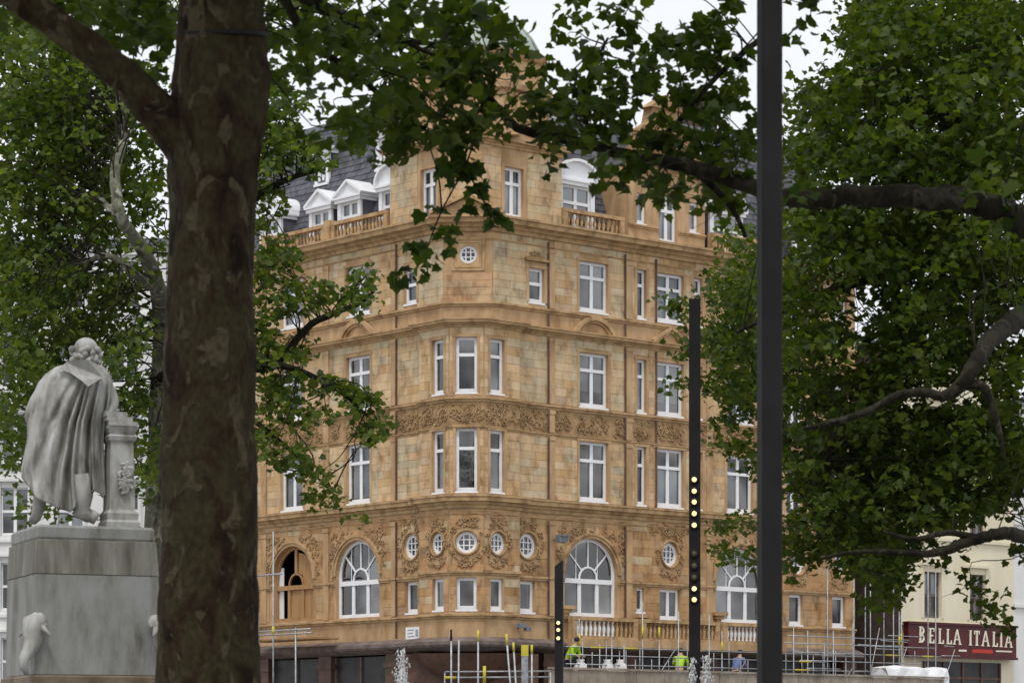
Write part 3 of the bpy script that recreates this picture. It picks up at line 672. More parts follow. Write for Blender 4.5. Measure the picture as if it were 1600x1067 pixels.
att = [FAL.P2(AL), FAL.P2(-AC), FAR.P2(AC), FAR.P2(AR)]
for p in ([FAL.P2(AL, -3)] + att + [FAR.P2(AR, -3)],): course(p, prof(ZA - .1, ZA + .28, .32, 3)); course(p, prof(22.36, 22.44, .06, 1), 'string_course') if 0 else None
stones.clear()
for z0, z1 in ((21.72, 24.2),):
    ashlar(FAR, 3.1, AR, z0, z1, [aR], PAL_G); ashlar(FAL, AL, -3.0, z0, z1, [aL], PAL_G); ashlar(FAR, AC, 1.8, z0, z1, [], PAL_O); ashlar(FAL, -1.75, -AC, z0, z1, [], PAL_O); ashlar(FAF, -ahw, ahw, 22.3, z1, [], PAL_O)
b = MB(); tint = []
for face, a, c, z0, z1, d, colr in stones: b.M = face.M(); b.box(a, c, z0, z1, .0005, d, False); tint += [(*colr, 1)] * 8
tag(b.build('stone_facing', M_BLOCK, hotel, tint=tint), kind='stuff')
b = MB(FAF.M(0, 21.6, .35)); x = 1.35
b.prism([(-x, 0), (x, 0), (0, .62)], -.3, .0); b.bar((-x - .05, .05), (0, .72), .12, .5, -.05); b.bar((x + .05, .05), (0, .72), .12, .5, -.05); b.box(-x - .1, x + .1, -.1, 0, -.3, .1)
b.build('pediment', M_TRIM, hotel)
b = MB(); b.poly([FAL.P(AL, ZA + .2), FAL.P(-AC, ZA + .2), FAR.P(AC, ZA + .2), FAR.P(AR, ZA + .2), FAR.P(AR, ZA + .2, -5), FAL.P(AL, ZA + .2, -5)]); b.build('attic_roof', M_LEAD, hotel)
# octagonal turret with shaped gable, drum, copper dome
TC = (FBF.o - FBF.n * 3.4); tx, ty = TC.x, TC.y
def octa(r, z, k=8, a0=math.pi/8): return [(tx + r * math.cos(a0 + 2*math.pi*i/k), ty + r * math.sin(a0 + 2*math.pi*i/k), z) for i in range(k)]
b = MB(); b.rings([octa(3.0, 24.5), octa(3.0, 26.4), octa(3.2, 26.45), octa(3.25, 26.65), octa(2.85, 26.7), octa(2.75, 27.7), octa(2.9, 27.75), octa(3.05, 27.95), octa(2.8, 28.0)]); b.build('turret', M_STONE, hotel)
for i in range(8):
    a = 2 * math.pi * i / 8; d = Vector((math.cos(a), math.sin(a)))
    Fc = Face(TC + d * (3.0 * math.cos(math.pi/8)), Vector((-d.y, d.x))); b = MB(Fc.M(0, 0))
    b.box(-.28, .28, 24.9, 26.1, -.1, .03); b.box(-.5, -.36, 24.8, 26.3, 0, .09); b.box(.36, .5, 24.8, 26.3, 0, .09); b.box(-.6, .6, 26.2, 26.32, 0, .12); b.build('turret_panel', M_TRIM, hotel)
b = MB(); dp = [(2.7, 27.8), (2.72, 27.95), (2.6, 28.3), (2.35, 28.75), (1.95, 29.2), (1.45, 29.55), (.9, 29.8), (.45, 29.9), (.4, 30.2), (.55, 30.25), (.5, 30.5), (.15, 30.8), (.05, 31.4)]
b.rings([octa(r, z, 24, 0) for r, z in dp]); b.build('dome', M_COPPER, hotel, smooth=True)
for i in range(8):
    a = math.pi/8 + 2*math.pi*i/8; b = MB(); b.tube([(tx + (r + .02) * math.cos(a), ty + (r + .02) * math.sin(a), z) for r, z in dp[:8]], .06, 5); b.build('dome_rib', M_COPPER, hotel)
b = MB(FAF.M(0, ZA + .28, -.2))                 # shaped front gable of the attic
b.prism([(-1.9, 0), (1.9, 0), (1.9, .5), (1.5, .6), (1.3, 1.2), (.8, 1.4), (.5, 1.9), (0, 2.1), (-.5, 1.9), (-.8, 1.4), (-1.3, 1.2), (-1.5, .6), (-1.9, .5)], -.5, 0)
b.box(-1.0, 1.0, .2, .3, 0, .1); b.box(-.7, .7, 1.2, 1.3, 0, .1); b.build('gable', M_STONE, hotel)

# --- mansard roof: slates, dormers
def mansard(f, t0, t1, zt=27.2):
    W0, W1, z0 = -1.0, -2.9, 21.6
    b = MB(f.M()); b.poly([(t0, z0, W0 - .03), (t1, z0, W0 - .03), (t1, zt, W1 - .03), (t0, zt, W1 - .03)]); b.poly([(t0, zt, W1), (t1, zt, W1), (t1, zt, -13), (t0, zt, -13)])
    b.poly([(t0, z0, W0), (t0, zt, W1), (t0, zt, -13), (t0, z0, -13)]); b.poly([(t1, z0, W0), (t1, zt, W1), (t1, zt, -13), (t1, z0, -13)])
    b.box(t0, t1, zt - .05, zt + .18, W1 - .3, W1 + .12); b.box(t0, t1, 21.4, 21.62, W0, .2)
    b.build('roof', M_LEAD, hotel)
    b = MB(f.M()); n = 22
    for r in range(n):
        za, zb = z0 + (zt - z0) * r / n, z0 + (zt - z0) * (r + 1.15) / n; wa, wb = W0 + (W1 - W0) * r / n, W0 + (W1 - W0) * (r + 1.15) / n
        t = t0 + (r % 2) * .17
        while t < t1 - .05:
            e = min(t + .34, t1); j = random.uniform(-.008, .012)
            b.poly([(t + .008, za, wa + .035 + j), (e - .008, za, wa + .035 + j), (e - .008, zb, wb + .008), (t + .008, zb, wb + .008)]); b.poly([(t + .008, za, wa), (e - .008, za, wa), (e - .008, za, wa + .035 + j), (t + .008, za, wa + .035 + j)]); t += .34
    tag(b.build('slate', M_SLATE, hotel), kind='stuff')
mansard(FL, LEND, AL); mansard(FR, AR, 8.4); mansard(FR, 12.6, REND)
def dormer(f, t, z0, z1, w, kind, w0=-.95, blind=(1, 0, .5, 0, 1)):
    h = z1 - z0; x = w / 2; b = MB(f.M(t, z0, w0)); d = -2.4
    b.box(-x, -x + .2, 0, h, d, 0); b.box(x - .2, x, 0, h, d, 0); b.box(-x - .08, x + .08, h, h + .14, d, .1); b.box(-x - .14, x + .14, h + .14, h + .22, d, .16)
    b.box(-x, x, -.1, 0, -.3, .06); zt = h + .22
    if kind == 'tri': b.prism([(-x - .14, zt), (x + .14, zt), (0, zt + .55)], d, .05); b.bar((-x - .18, zt + .03), (0, zt + .62), .1, 2.6, -1.15); b.bar((x + .18, zt + .03), (0, zt + .62), .1, 2.6, -1.15)
    elif kind == 'seg':
        n = 12; P_ = [((x + .12) * math.cos(math.pi*i/n), zt + .78 * math.sin(math.pi*i/n)) for i in range(n + 1)]; b.prism(P_, d, .02)
        Q = [((x + .02) * math.cos(math.pi*i/n), zt + .66 * math.sin(math.pi*i/n)) for i in range(n + 1)]
        for p, q in zip(P_, P_[1:]): b.bar(p, q, .1, .2, .06)
    else: b.box(-x - .1, x + .1, zt, zt + .06, d, .1)
    o = b.build('dormer', M_WHITE, hotel)
    ww = w - .4; Mx = f.M(t, z0, w0 - .08)
    link('window_frame', frame_rect(ww, h, .62, 1, .09).mesh('window_frame', M_WHITE), o, Mx)
    p = MB(); p.poly([(-ww/2, 0, -.05), (ww/2, 0, -.05), (ww/2, h, -.05), (-ww/2, h, -.05)]); p.build('pane', M_GLASS, o, Mx)
    p = MB(); p.box(-ww/2, ww/2, 0, h, -.4, -.35); p.build('interior', M_DARK, o, Mx)
    p = MB(); p.box(-ww/2, ww/2, h * .5, h, -.14, -.12); p.build('blind', M_BLINDS[0], o, Mx)
    for s in (-1, 1): p = MB(f.M(t, z0, w0)); p.box(s * (x + .012) - .01, s * (x + .012) + .01, 0, h, d, -.1); p.build('cheek', M_SLATE, o)
dormer(FL, -5.55, 21.75, 23.35, 1.35, 'seg', -.75); dormer(FL, -8.2, 21.75, 23.3, 1.5, 'tri', -.8); dormer(FL, -10.1, 21.75, 23.2, 1.5, 'tri', -.8); dormer(FL, -13.5, 21.75, 23.3, 1.5, 'seg', -.8)
dormer(FL, -7.55, 24.7, 25.9, .95, 'flat', -2.0); dormer(FL, -11.6, 24.7, 25.9, .95, 'flat', -2.0)
dormer(FR, 6.25, 21.75, 23.5, 1.9, 'seg', -.75); dormer(FR, 14.5, 21.75, 23.4, 1.9, 'seg', -.75); dormer(FR, 19.3, 21.75, 23.4, 1.7, 'tri', -.75); dormer(FR, 13.7, 24.7, 26, 1.0, 'flat', -2.0); dormer(FR, 6.0, 25.0, 26.2, .9, 'flat', -2.1)
# gabled stone attic over the right hand bay
ops = [Op('rect', 10.55, .95, 21.72, 23.56), Op('rect', 9.1, .5, 22.3, 23.5), Op('rect', 12.0, .5, 22.3, 23.5)]
FG = FR.off(-.1); wall(FG, 8.4, 12.6, 21.5, 24.6, ops)
for o in ops: win(FG, o.tc, o.z0, o.z1, o.w, .68, 1 if o.w > .6 else 0, (1, 0, .66, 0, 1))
b = MB(FG.M()); 
for t in (8.4, 12.6): b.poly([(t, 21.5, 0), (t, 24.6, 0), (t, 24.6, -4), (t, 21.5, -4)])
b.poly([(8.4, 24.6, 0), (12.6, 24.6, 0), (12.6, 24.6, -4), (8.4, 24.6, -4)]); b.build('wall', M_STONE, hotel)
course([FG.P2(8.4), FG.P2(12.6)], prof(24.4, 24.8, .3, 3)); course([FG.P2(8.4), FG.P2(10.0)], prof(22.1, 22.26, .1, 1), 'string_course'); course([FG.P2(11.1), FG.P2(12.6)], prof(22.1, 22.26, .1, 1), 'string_course')
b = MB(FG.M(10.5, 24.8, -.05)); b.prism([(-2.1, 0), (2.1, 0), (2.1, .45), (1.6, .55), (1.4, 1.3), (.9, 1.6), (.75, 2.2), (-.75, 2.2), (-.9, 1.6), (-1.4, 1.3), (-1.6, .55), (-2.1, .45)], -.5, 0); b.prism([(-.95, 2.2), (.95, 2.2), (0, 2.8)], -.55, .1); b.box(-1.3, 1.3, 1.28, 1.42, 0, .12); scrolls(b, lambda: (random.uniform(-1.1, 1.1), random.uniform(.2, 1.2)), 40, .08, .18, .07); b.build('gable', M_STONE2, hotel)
for f, t in ((FR, 16.8), (FL, -9.2)):
    b = MB(f.M(t)); b.box(-.7, .7, 24, 29, -5.5, -4.3); b.box(-.8, .8, 28.6, 28.9, -5.6, -4.2)
    for k in (-.45, 0, .45): b.M = Matrix.Translation(f.P(t + k, 29, -4.9)); b.lathe([(.14, 0), (.12, .5)], 8)
    b.build('chimney', M_BRICK, hotel)

# --- fittings on the facade (things of their own)
b = MB(FL.M()); t = FL.t_of(646); z = FL.z_of(646, 989)
b.box(t - .42, t + .42, z - .24, z + .24, .02, .045); sg = tag(b.build('street_sign', M_WHITE), 'white rectangular street name plate on the orange stone wall', 'sign')
b = MB(FL.M()); 
for r, (x0, x1) in enumerate(((-.3, .08), (-.3, .02), (-.3, .12))): b.box(t + x0, t + x1, z + .1 - r * .12, z + .15 - r * .12, .045, .049)
b.box(t + .18, t + .34, z - .13, z + .14, .045, .049); b.build('lettering', M_BLINDS[0], sg)
b = MB(FR.M(4.35, 9.62)); b.tube([(0, 0, 0), (0, 0, .4)], .03, 6); b.box(-.2, .25, -.12, .12, .35, .6); b.box(-.16, .32, .1, .15, .3, .66); tag(b.build('floodlight', M_LEAD), 'small grey floodlight bracketed to the wall left of the large arched window', 'floodlight')
b = MB(FR.M(2.3, 6.15, .3)); b.tube([(0, 0, 0), (0, .1, .3)], .03, 6); b.box(-.25, .1, .02, .18, .2, .4); b.box(.1, .3, -.1, .05, .22, .42); b.lathe([(.09, -.3), (.12, -.15), (.05, -.05)], 8); tag(b.build('security_camera', M_LEAD), 'grey wall camera sticking out below the small windows of the corner bay', 'camera')

# ------------------------------------------------------------------ neighbouring buildings
def plain_block(name, face, width, height, depth, m, cols, rows, label, mwin=M_WHITE, sidem=None):
    p = face.P(0, 0); ob = thing(name, p, label, 'building')
    ops = [Op('rect', c, ww, z0, z1) for c, ww in cols for z0, z1 in rows]
    wall(face, 0, width, 0, height, ops, m, 'wall', ob)
    b = MB(face.M()); b.poly([(0, 0, 0), (0, height, 0), (0, height, -depth), (0, 0, -depth)]); b.poly([(0, 0, -depth), (width, 0, -depth), (width, height, -depth), (0, height, -depth)]); b.build('wall', sidem or m, ob)
    b = MB(face.M()); b.poly([(width, 0, 0), (width, height, 0), (width, height, -depth), (width, 0, -depth)]); b.build('wall', m, ob)
    b = MB(face.M()); b.box(-.1, width + .1, height, height + .3, -depth, .3); b.build('roof', M_LEAD, ob)
    b = MB(face.M()); b.poly([(0, 0, -1.2), (width, 0, -1.2), (width, height, -1.2), (0, height, -1.2)]); b.build('interior', M_DARK, ob)
    for z in [r[0] - .35 for r in rows]:
        b = MB(face.M()); b.box(0, width, z, z + .14, 0, .1); b.build('string_course', m, ob)
    for o in ops:
        win(face, o.tc, o.z0, o.z1, o.w, .5, 1 if o.w > .9 else 0, rblind() if m is not M_CREAM else (1, .47, 1, 0, 1), ob, .15, .07, M_WHITE if m is not M_CREAM else M_FASCIA)
        b = MB(face.M()); b.box(o.t0 - .2, o.t1 + .2, o.z1 + .28, o.z1 + .4, 0, .16); b.box(o.t0 - .14, o.t0, o.z0, o.z1 + .28, 0, .04); b.box(o.t1, o.t1 + .14, o.z0, o.z1 + .28, 0, .04); b.build('window_hood', m, ob)
    return ob
E = Vector(((1408 - 800) / F * 121, 121))
FE = Face(E, UR)
tw = [FE.t_of(1457), FE.t_of(1527)]; zw = (FE.z_of(1457, 965), FE.z_of(1457, 893))
hh = 4.0
cream = plain_block('cream_building', FE, FE.t_of(1584), 19, 10, M_CREAM, [(tw[0], 1.15), (tw[1], 1.1)], [(zw[0] + k * hh * .93, zw[1] + k * hh * .9) for k in range(3)], 'cream rendered building with sash windows above the maroon shop sign', sidem=M_BRICK)
b = MB(FE.M()); tA, tB = FE.t_of(1442), FE.t_of(1560); zs = FE.z_of(1500, 1034)
b.box(tA, tB, 0, zs, .02, .06); o = b.build('shopfront', M_SHOP, cream)
b = MB(FE.M())
for k in range(5): t = tA + (tB - tA) * k / 4; b.box(t - .05, t + .05, 0, zs, .06, .12)
b.box(tA, tB, zs - .75, zs - .65, .06, .1); b.build('shopfront_frame', M_BROWN, o)
FW = Face(FE.P(FE.t_of(1586), 0, -.1).xy, UR)
plain_block('white_building', FW, 9, 17, 10, M_STUCCO, [(2.2, 1.2), (5.2, 1.2), (7.6, 1.2)], [(4.5, 6.6), (8.3, 10.4), (12, 14)], 'white stucco building at the right edge next to the cream one')
FQ = Face(Vector((-33, 132)), Vector((1, -.06)).normalized())
plain_block('pale_office_building', FQ, 21, 25, 12, M_STUCCO, [(2 + 2.6 * k, 1.3) for k in range(7)], [(4.6 + 3.5 * k, 6.8 + 3.5 * k) for k in range(6)], 'long pale building seen through the trees behind the statue')
FZ = Face(FE.P(0, 0, -16).xy + Vector((-11, 6)), UR)
plain_block('brick_building', FZ, 16, 17, 8, M_BRICK, [(3, 1.1), (6, 1.1), (9, 1.1)], [(5, 7), (9, 11), (13, 15)], 'dark brick building closing the side street behind the scaffold')

# shop sign
zt, zb = FE.z_of(1408, 974), FE.z_of(1408, 1022); t0, t1 = 0.02, FE.t_of(1577)
b = MB(FE.M()); b.box(t0, t1, zb, zt, .13, .4); b.box(t0 - .05, t1 + .05, zt, zt + .1, .13, .48); b.box(t0 - .05, t1 + .05, zb - .1, zb, .13, .46)
sign = tag(b.build('shop_sign', M_MAROON), 'long maroon shop fascia sign lettered BELLA ITALIA in cream', 'sign')
def letter(ch, x, y, h, d=.05):
    b = MB(FE.M(0, 0, .4)); w = h * .52 if ch != 'A' else h * .66; s = h * .13; th = h * .09; sr = h * .06
    if ch == 'I': w = h * .26
    def B(x0, x1, y0, y1, k=0): b.box(x + x0, x + x1, y + y0, y + y1, 0, d + k)
    def serif(xc, y0): B(xc - s, xc + s, y0, y0 + sr, .002)
    if ch in 'BEL': B(s * .5, s * 1.5, 0, h); serif(s, 0); serif(s, h - sr)
    if ch == 'E':
        for yy, L in ((0, w), (h * .46, w * .8), (h - th, w)): B(s * 1.5, L, yy, yy + th, .001)
        B(w - sr, w, th, h * .24); B(w - sr, w, h * .76, h - th)
    if ch == 'L': B(s * 1.5, w, 0, th, .001); B(w - sr, w, th, h * .26)
    if ch == 'I': B(w * .5 - s * .5, w * .5 + s * .5, 0, h); serif(w * .5, 0); serif(w * .5, h - sr)
    if ch == 'T': B(w * .5 - s * .5, w * .5 + s * .5, 0, h - th); serif(w * .5, 0); B(0, w, h - th, h, .001); B(0, sr, h * .76, h - th); B(w - sr, w, h * .76, h - th)
    if ch == 'A':
        b.bar((x + w * .05, y), (x + w * .5, y + h), th * .8, d * 2, 0); b.bar((x + w * .95, y), (x + w * .48, y + h), s, d * 2.1, 0); B(w * .24, w * .76, h * .3, h * .3 + th * .8); serif(w * .05, 0); serif(w * .95, 0)
    if ch == 'B':
        for c, r in ((h * .27, h * .27), (h * .745, h * .255)):
            n = 10; k = s * 1.5
            O = [(x + k + (r * 1.15) * math.cos(-math.pi/2 + math.pi*i/n), y + c + r * math.sin(-math.pi/2 + math.pi*i/n)) for i in range(n + 1)]; I = [(x + k + (r * 1.15 - s) * math.cos(-math.pi/2 + math.pi*i/n), y + c + (r - th) * math.sin(-math.pi/2 + math.pi*i/n)) for i in range(n + 1)]
            b.strip([(*p, d) for p in O], [(*p, d) for p in I]); b.strip([(*p, 0) for p in O], [(*p, d) for p in O]); b.strip([(*p, d) for p in I], [(*p, 0) for p in I])
    b.build('letter', M_LETTER, sign)
lz = FE.z_of(1500, 1008); lh = .66
for px, ch in zip((1424, 1439.5, 1454.5, 1467, 1478.5, 1502.5, 1510.5, 1523, 1539, 1550.5, 1559), 'BELLAITALIA'): letter(ch, FE.t_of(px), lz - .03 * (px - 1500) / 60, lh * (1.06 if ch in 'BI' and px in (1424, 1503) else 1))
b = MB(FE.M(0, 0, .4)); b.box(FE.t_of(1508), FE.t_of(1540), zb + .16, zb + .32, 0, .01); b.build('lettering', M_RED, sign)
b = MB(FE.M(0, 0, .4)); b.box(FE.t_of(1487), FE.t_of(1499), zb + .2, zb + .28, 0, .012); b.box(FE.t_of(1545), FE.t_of(1570), zb + .24, zb + .3, 0, .012); b.build('lettering', M_LETTER, sign)

# ------------------------------------------------------------------ scaffold, hoarding, props
FS = FR.off(2.6)
sc = thing('scaffold', FS.P(10, 0), 'galvanised tube scaffold with yellow foam sleeves along the right facade', 'scaffold')
def sp(px, py, dw=0): f = FS.off(dw); return f.P(f.t_of(px), f.z_of(px, py))
def pole(a, b_, r=.024, par=sc, m=M_STEEL, name='pole'):
    b = MB(); b.tube([a, b_], r, 7); return b.build(name, m, par, smooth=True)
for px, py in ((905, 965), (937, 1005), (956, 990), (975, 1005), (1004, 940), (1030, 980), (1060, 955), (1108, 960), (1128, 985), (1184, 975), (1240, 975), (1262, 985), (1293, 870), (1302, 985), (1334, 880), (1352, 770), (1360, 850), (1381, 790), (1396, 870), (1405, 955), (1408, 960), (1450, 830), (1462, 880)):
    f = FS.off(random.choice((0, -.9))); t = f.t_of(px); q = pole(f.P(t, 0), f.P(t, f.z_of(px, py)))
    if random.random() < .35 and py > 880:
        zz = f.z_of(px, random.uniform(985, 1030)); pole(f.P(t, zz), f.P(t, zz + .45), .036, q, M_YEL, 'foam_sleeve')
for py, a, c, dw in ((1016, 884, 1290, 0), (1028, 884, 1290, 0), (1042, 884, 1300, .06), (1052, 900, 1300, 0), (1008, 1225, 1460, 0), (996, 1230, 1420, -.9), (1022, 1240, 1470, -.9), (1034, 1250, 1440, 0), (1048, 1240, 1400, 0)):
    f = FS.off(dw); ta, tc = f.t_of(a), f.t_of(c); z = f.z_of((a + c) / 2, py); q = pole(f.P(ta, z), f.P(tc, z), .022)
    for k in range(3):
        if random.random() < .22: s_ = random.uniform(ta, tc - 1); pole(f.P(s_, z), f.P(s_ + .7, z), .034, q, M_YEL, 'foam_sleeve')
for k in range(34):                             # the tangle of guard rails, transoms and braces
    f = FS.off(random.uniform(-1.2, .1)); t = random.uniform(4.8, 25); z = random.uniform(3.9, 5.6) if t < 16 else random.uniform(4.2, 6.6); L = random.uniform(.6, 2.6)
    if random.random() < .5: pole(f.P(t, z), f.P(t + L, z + random.uniform(-.06, .06)), .02)
    elif random.random() < .6: pole(f.P(t, 3.77), f.P(t, z + .4), .02)
    else: pole(f.P(t, 3.8), f.P(t + L * .6, z + .3), .02)
for i, px in enumerate(range(888, 1330, 19)):
    f = FS.off((-.25, -.7, 0)[i % 3]); t = f.t_of(px + random.uniform(-5, 5)); z0 = 3.8 if px < 1250 else 3.0; q = pole(f.P(t, z0), f.P(t, f.z_of(px, random.uniform(1000, 1030))), .017)
for i in range(16):
    t = 4.6 + i * 1.25; pole(FS.P(t, 4.45), FS.P(t, 4.45, -1.1), .028)
for k in range(9):
    b = MB(FS.M()); b.box(4.6 + k * 2.3, 4.6 + k * 2.3 + 2.26, 3.72, 3.77, -1.1, -.1); b.build('board', M_PLY, sc)
sc2 = thing('scaffold', FL.P(-11, 0, 1.8), 'short tube scaffold beside the boarded arched opening on the left facade', 'scaffold')
FS2 = FL.off(1.8)
for px, py in ((398, 850), (427, 830), (462, 980), (404, 960)):
    t = FS2.t_of(px); q = pole(FS2.P(t, 0), FS2.P(t, FS2.z_of(px, py)), .035, sc2)
    if px in (427,): zz = FS2.z_of(px, 992); pole(FS2.P(t, zz), FS2.P(t, zz + .35), .055, q, M_YEL, 'foam_sleeve')
for py, a, c in ((897, 380, 440), (985, 380, 485), (991, 385, 487)):
    pole(FS2.P(FS2.t_of(a), FS2.z_of(430, py)), FS2.P(FS2.t_of(c), FS2.z_of(430, py)), .035, sc2)
b = MB(FS2.M()); ta, tc = FS2.t_of(380), FS2.t_of(488); z = FS2.z_of(430, 1000); b.box(ta, tc, z, z + .06, -1.3, -.06); b.build('board', M_PLY, sc2)
# props in front of the corner
props = [(705, 983, 705, 1100, 'thin grey tube with black cap standing upright before the corner bay'), (717, 1000, 716, 1100, 'plain grey tube without foam beside the capped one'), (747, 984, 747, 1100, 'upright tube with long yellow foam tip under the middle of the bay'), (791, 990, 800, 1100, 'leaning tube with yellow tip below the wall camera'), (802, 1003, 808, 1100, 'second leaning tube nearly parallel to the one below the wall camera'), (831, 1007, 831, 1100, 'slim white tube with yellow tip right of the wide grey post')]
for px, py, qx, qy, lab in props:
    a = at(px, py, 101); c = at(qx, qy, 101); t = thing('scaffold_tube', (c.x, c.y, 0), lab, 'tube', 'loose scaffold tubes before the corner')
    g_ = c + (c - a) * (c.z / (a.z - c.z)); pole(g_, a, .035, t)
    if px != 717: pole(a + (c - a) * .0, a + (c - a) * .15, .042, t, M_YEL if px != 705 else M_BLACK, 'foam_sleeve' if px != 705 else 'cap')
M_SACK = mat('rubble_sack', (.5, .5, .5), (.66, .65, .63), .85, 5, bump=.6, bscale=7)
for px, lab in ((907, 'pale rubble sack on the scaffold deck nearest the short lamp column'), (949, 'pale rubble sack on the scaffold deck, the left one of a close pair'), (969, 'pale rubble sack on the scaffold deck, the right one of a close pair')):
    f = FS.off(-.05); t = f.t_of(px); q = f.P(t, f.z_of(px, 1041)); b = MB(Matrix.Translation(q))
    b.rings([[(r * math.cos(a) * random.uniform(.85, 1.1), r * .8 * math.sin(a) * random.uniform(.85, 1.1), z) for a in (2*math.pi*i/10 for i in range(10))] for r, z in ((.2, -.48), (.27, -.35), (.27, -.1), (.22, .08), (.12, .18), (.16, .27))]); tag(b.build('rubble_sack', M_SACK, smooth=True), lab, 'sack', 'rubble sacks on the scaffold deck')
t = thing('wide_post', at(822, 1170, 101.3).xy.to_3d(), 'wide grey post with yellow wrapped top among the scaffold tubes', 'post', None)
a = at(820, 1007, 101.3); b = MB(Matrix.Translation((a.x, a.y, 0))); b.box(-.12, .12, -.09, .09, 0, a.z - .4); b.build('shaft', M_STEEL, t); b = MB(Matrix.Translation((a.x, a.y, 0))); b.box(-.13, .13, -.1, .1, a.z - .4, a.z); b.build('wrapping', M_YEL, t)
# low barrier rail before the corner
rl = thing('site_barrier', at(745, 1170, 101.6).xy.to_3d(), 'thin tube barrier with yellow foam across the front of the corner entrance', 'barrier')
for py in (1058, 1049): pole(at(695, py, 101.6), at(860, py - 1, 101.6), .03, rl)
pole(at(695, 1058, 101.55), at(712, 1058, 101.55), .05, rl, M_YEL, 'foam_sleeve'); pole(at(757, 1040, 101.55), at(757, 1066, 101.55), .06, rl, M_YEL, 'foam_sleeve')
for px in (695, 757, 860): a = at(px, 1050, 101.6); pole((a.x, a.y, 0), a, .03, rl)
# hoarding
FH = FR.off(4.2)
M_HOARD = mat('hoarding_board', (.17, .14, .11), (.36, .31, .25), .85, 1.6, (1, 1, .6)); hd = thing('site_hoarding', FH.P(10, 0), 'plain beige hoarding boards along the pavement below the scaffold', 'hoarding')
ta, tc = FH.t_of(858), FH.t_of(1475); n = 15; zt = FH.z_of(1000, 1049)
for k in range(n):
    b = MB(FH.M()); a = ta + (tc - ta) * k / n; b.box(a + .01, a + (tc - ta) / n - .01, 0, zt + .02 * (k % 2), -.04, 0); b.build('panel', M_HOARD, hd)
b = MB(FH.M()); b.box(ta, tc, zt + .02, zt + .1, -.1, .05); b.build('capping', M_HOARD, hd)
# wrapped bundle and sacks on the hoarding line
f = FS.off(.6); M_SHEET = mat('white_sheet', (.62, .63, .65), (.78, .79, .8), .6, 2, bump=.6, bscale=5)
b = MB(f.M()); ta, tc = f.t_of(1372), f.t_of(1468); z0, z1 = f.z_of(1420, 1075), f.z_of(1420, 1041); rows = []
for i in range(9):
    t = ta + (tc - ta) * i / 8; rr = [(t + random.uniform(-.05, .05), z0 + (z1 - z0) * y * random.uniform(.9, 1.05), w_ * random.uniform(.85, 1.1)) for y, w_ in ((0, .5), (.55, .55), (.9, .42), (1, .1), (.95, -.3), (.5, -.5), (0, -.5))]; rows.append(rr)
b.rings(rows); b.box(ta, tc, 0, z0 + .05, -.45, .45); tag(b.build('wrapped_stack', M_SHEET, smooth=False), 'stack under crumpled white sheeting at the right end of the scaffold', 'stack')

# people on the scaffold deck
M_SKIN = mat('skin', (.42, .26, .18), (.48, .3, .21), .6, 8); M_NAVY = mat('navy_cloth', (.02, .025, .045), (.035, .04, .06), .9, 6); M_BLUE = mat('blue_shirt', (.12, .16, .32), (.16, .2, .38), .9, 6); M_HELM = mat('white_helmet', (.7, .7, .7), (.75, .75, .75), .35, 5)
def skin(name, V, Ed, rad, m, parent=None, sub=2, root=0):
    me = bpy.data.meshes.new(name); me.from_pydata([tuple(v) for v in V], Ed, []); me.materials.append(m)
    o = link(name, me, parent); md = o.modifiers.new('skin', 'SKIN')
    for i, r in enumerate(rad): sv = me.skin_vertices[0].data[i]; sv.radius = (r, r) if not isinstance(r, tuple) else r; sv.use_root = (i == root)
    md.use_smooth_shade = True; s = o.modifiers.new('subsurf', 'SUBSURF'); s.levels = sub; s.render_levels = sub
    return o
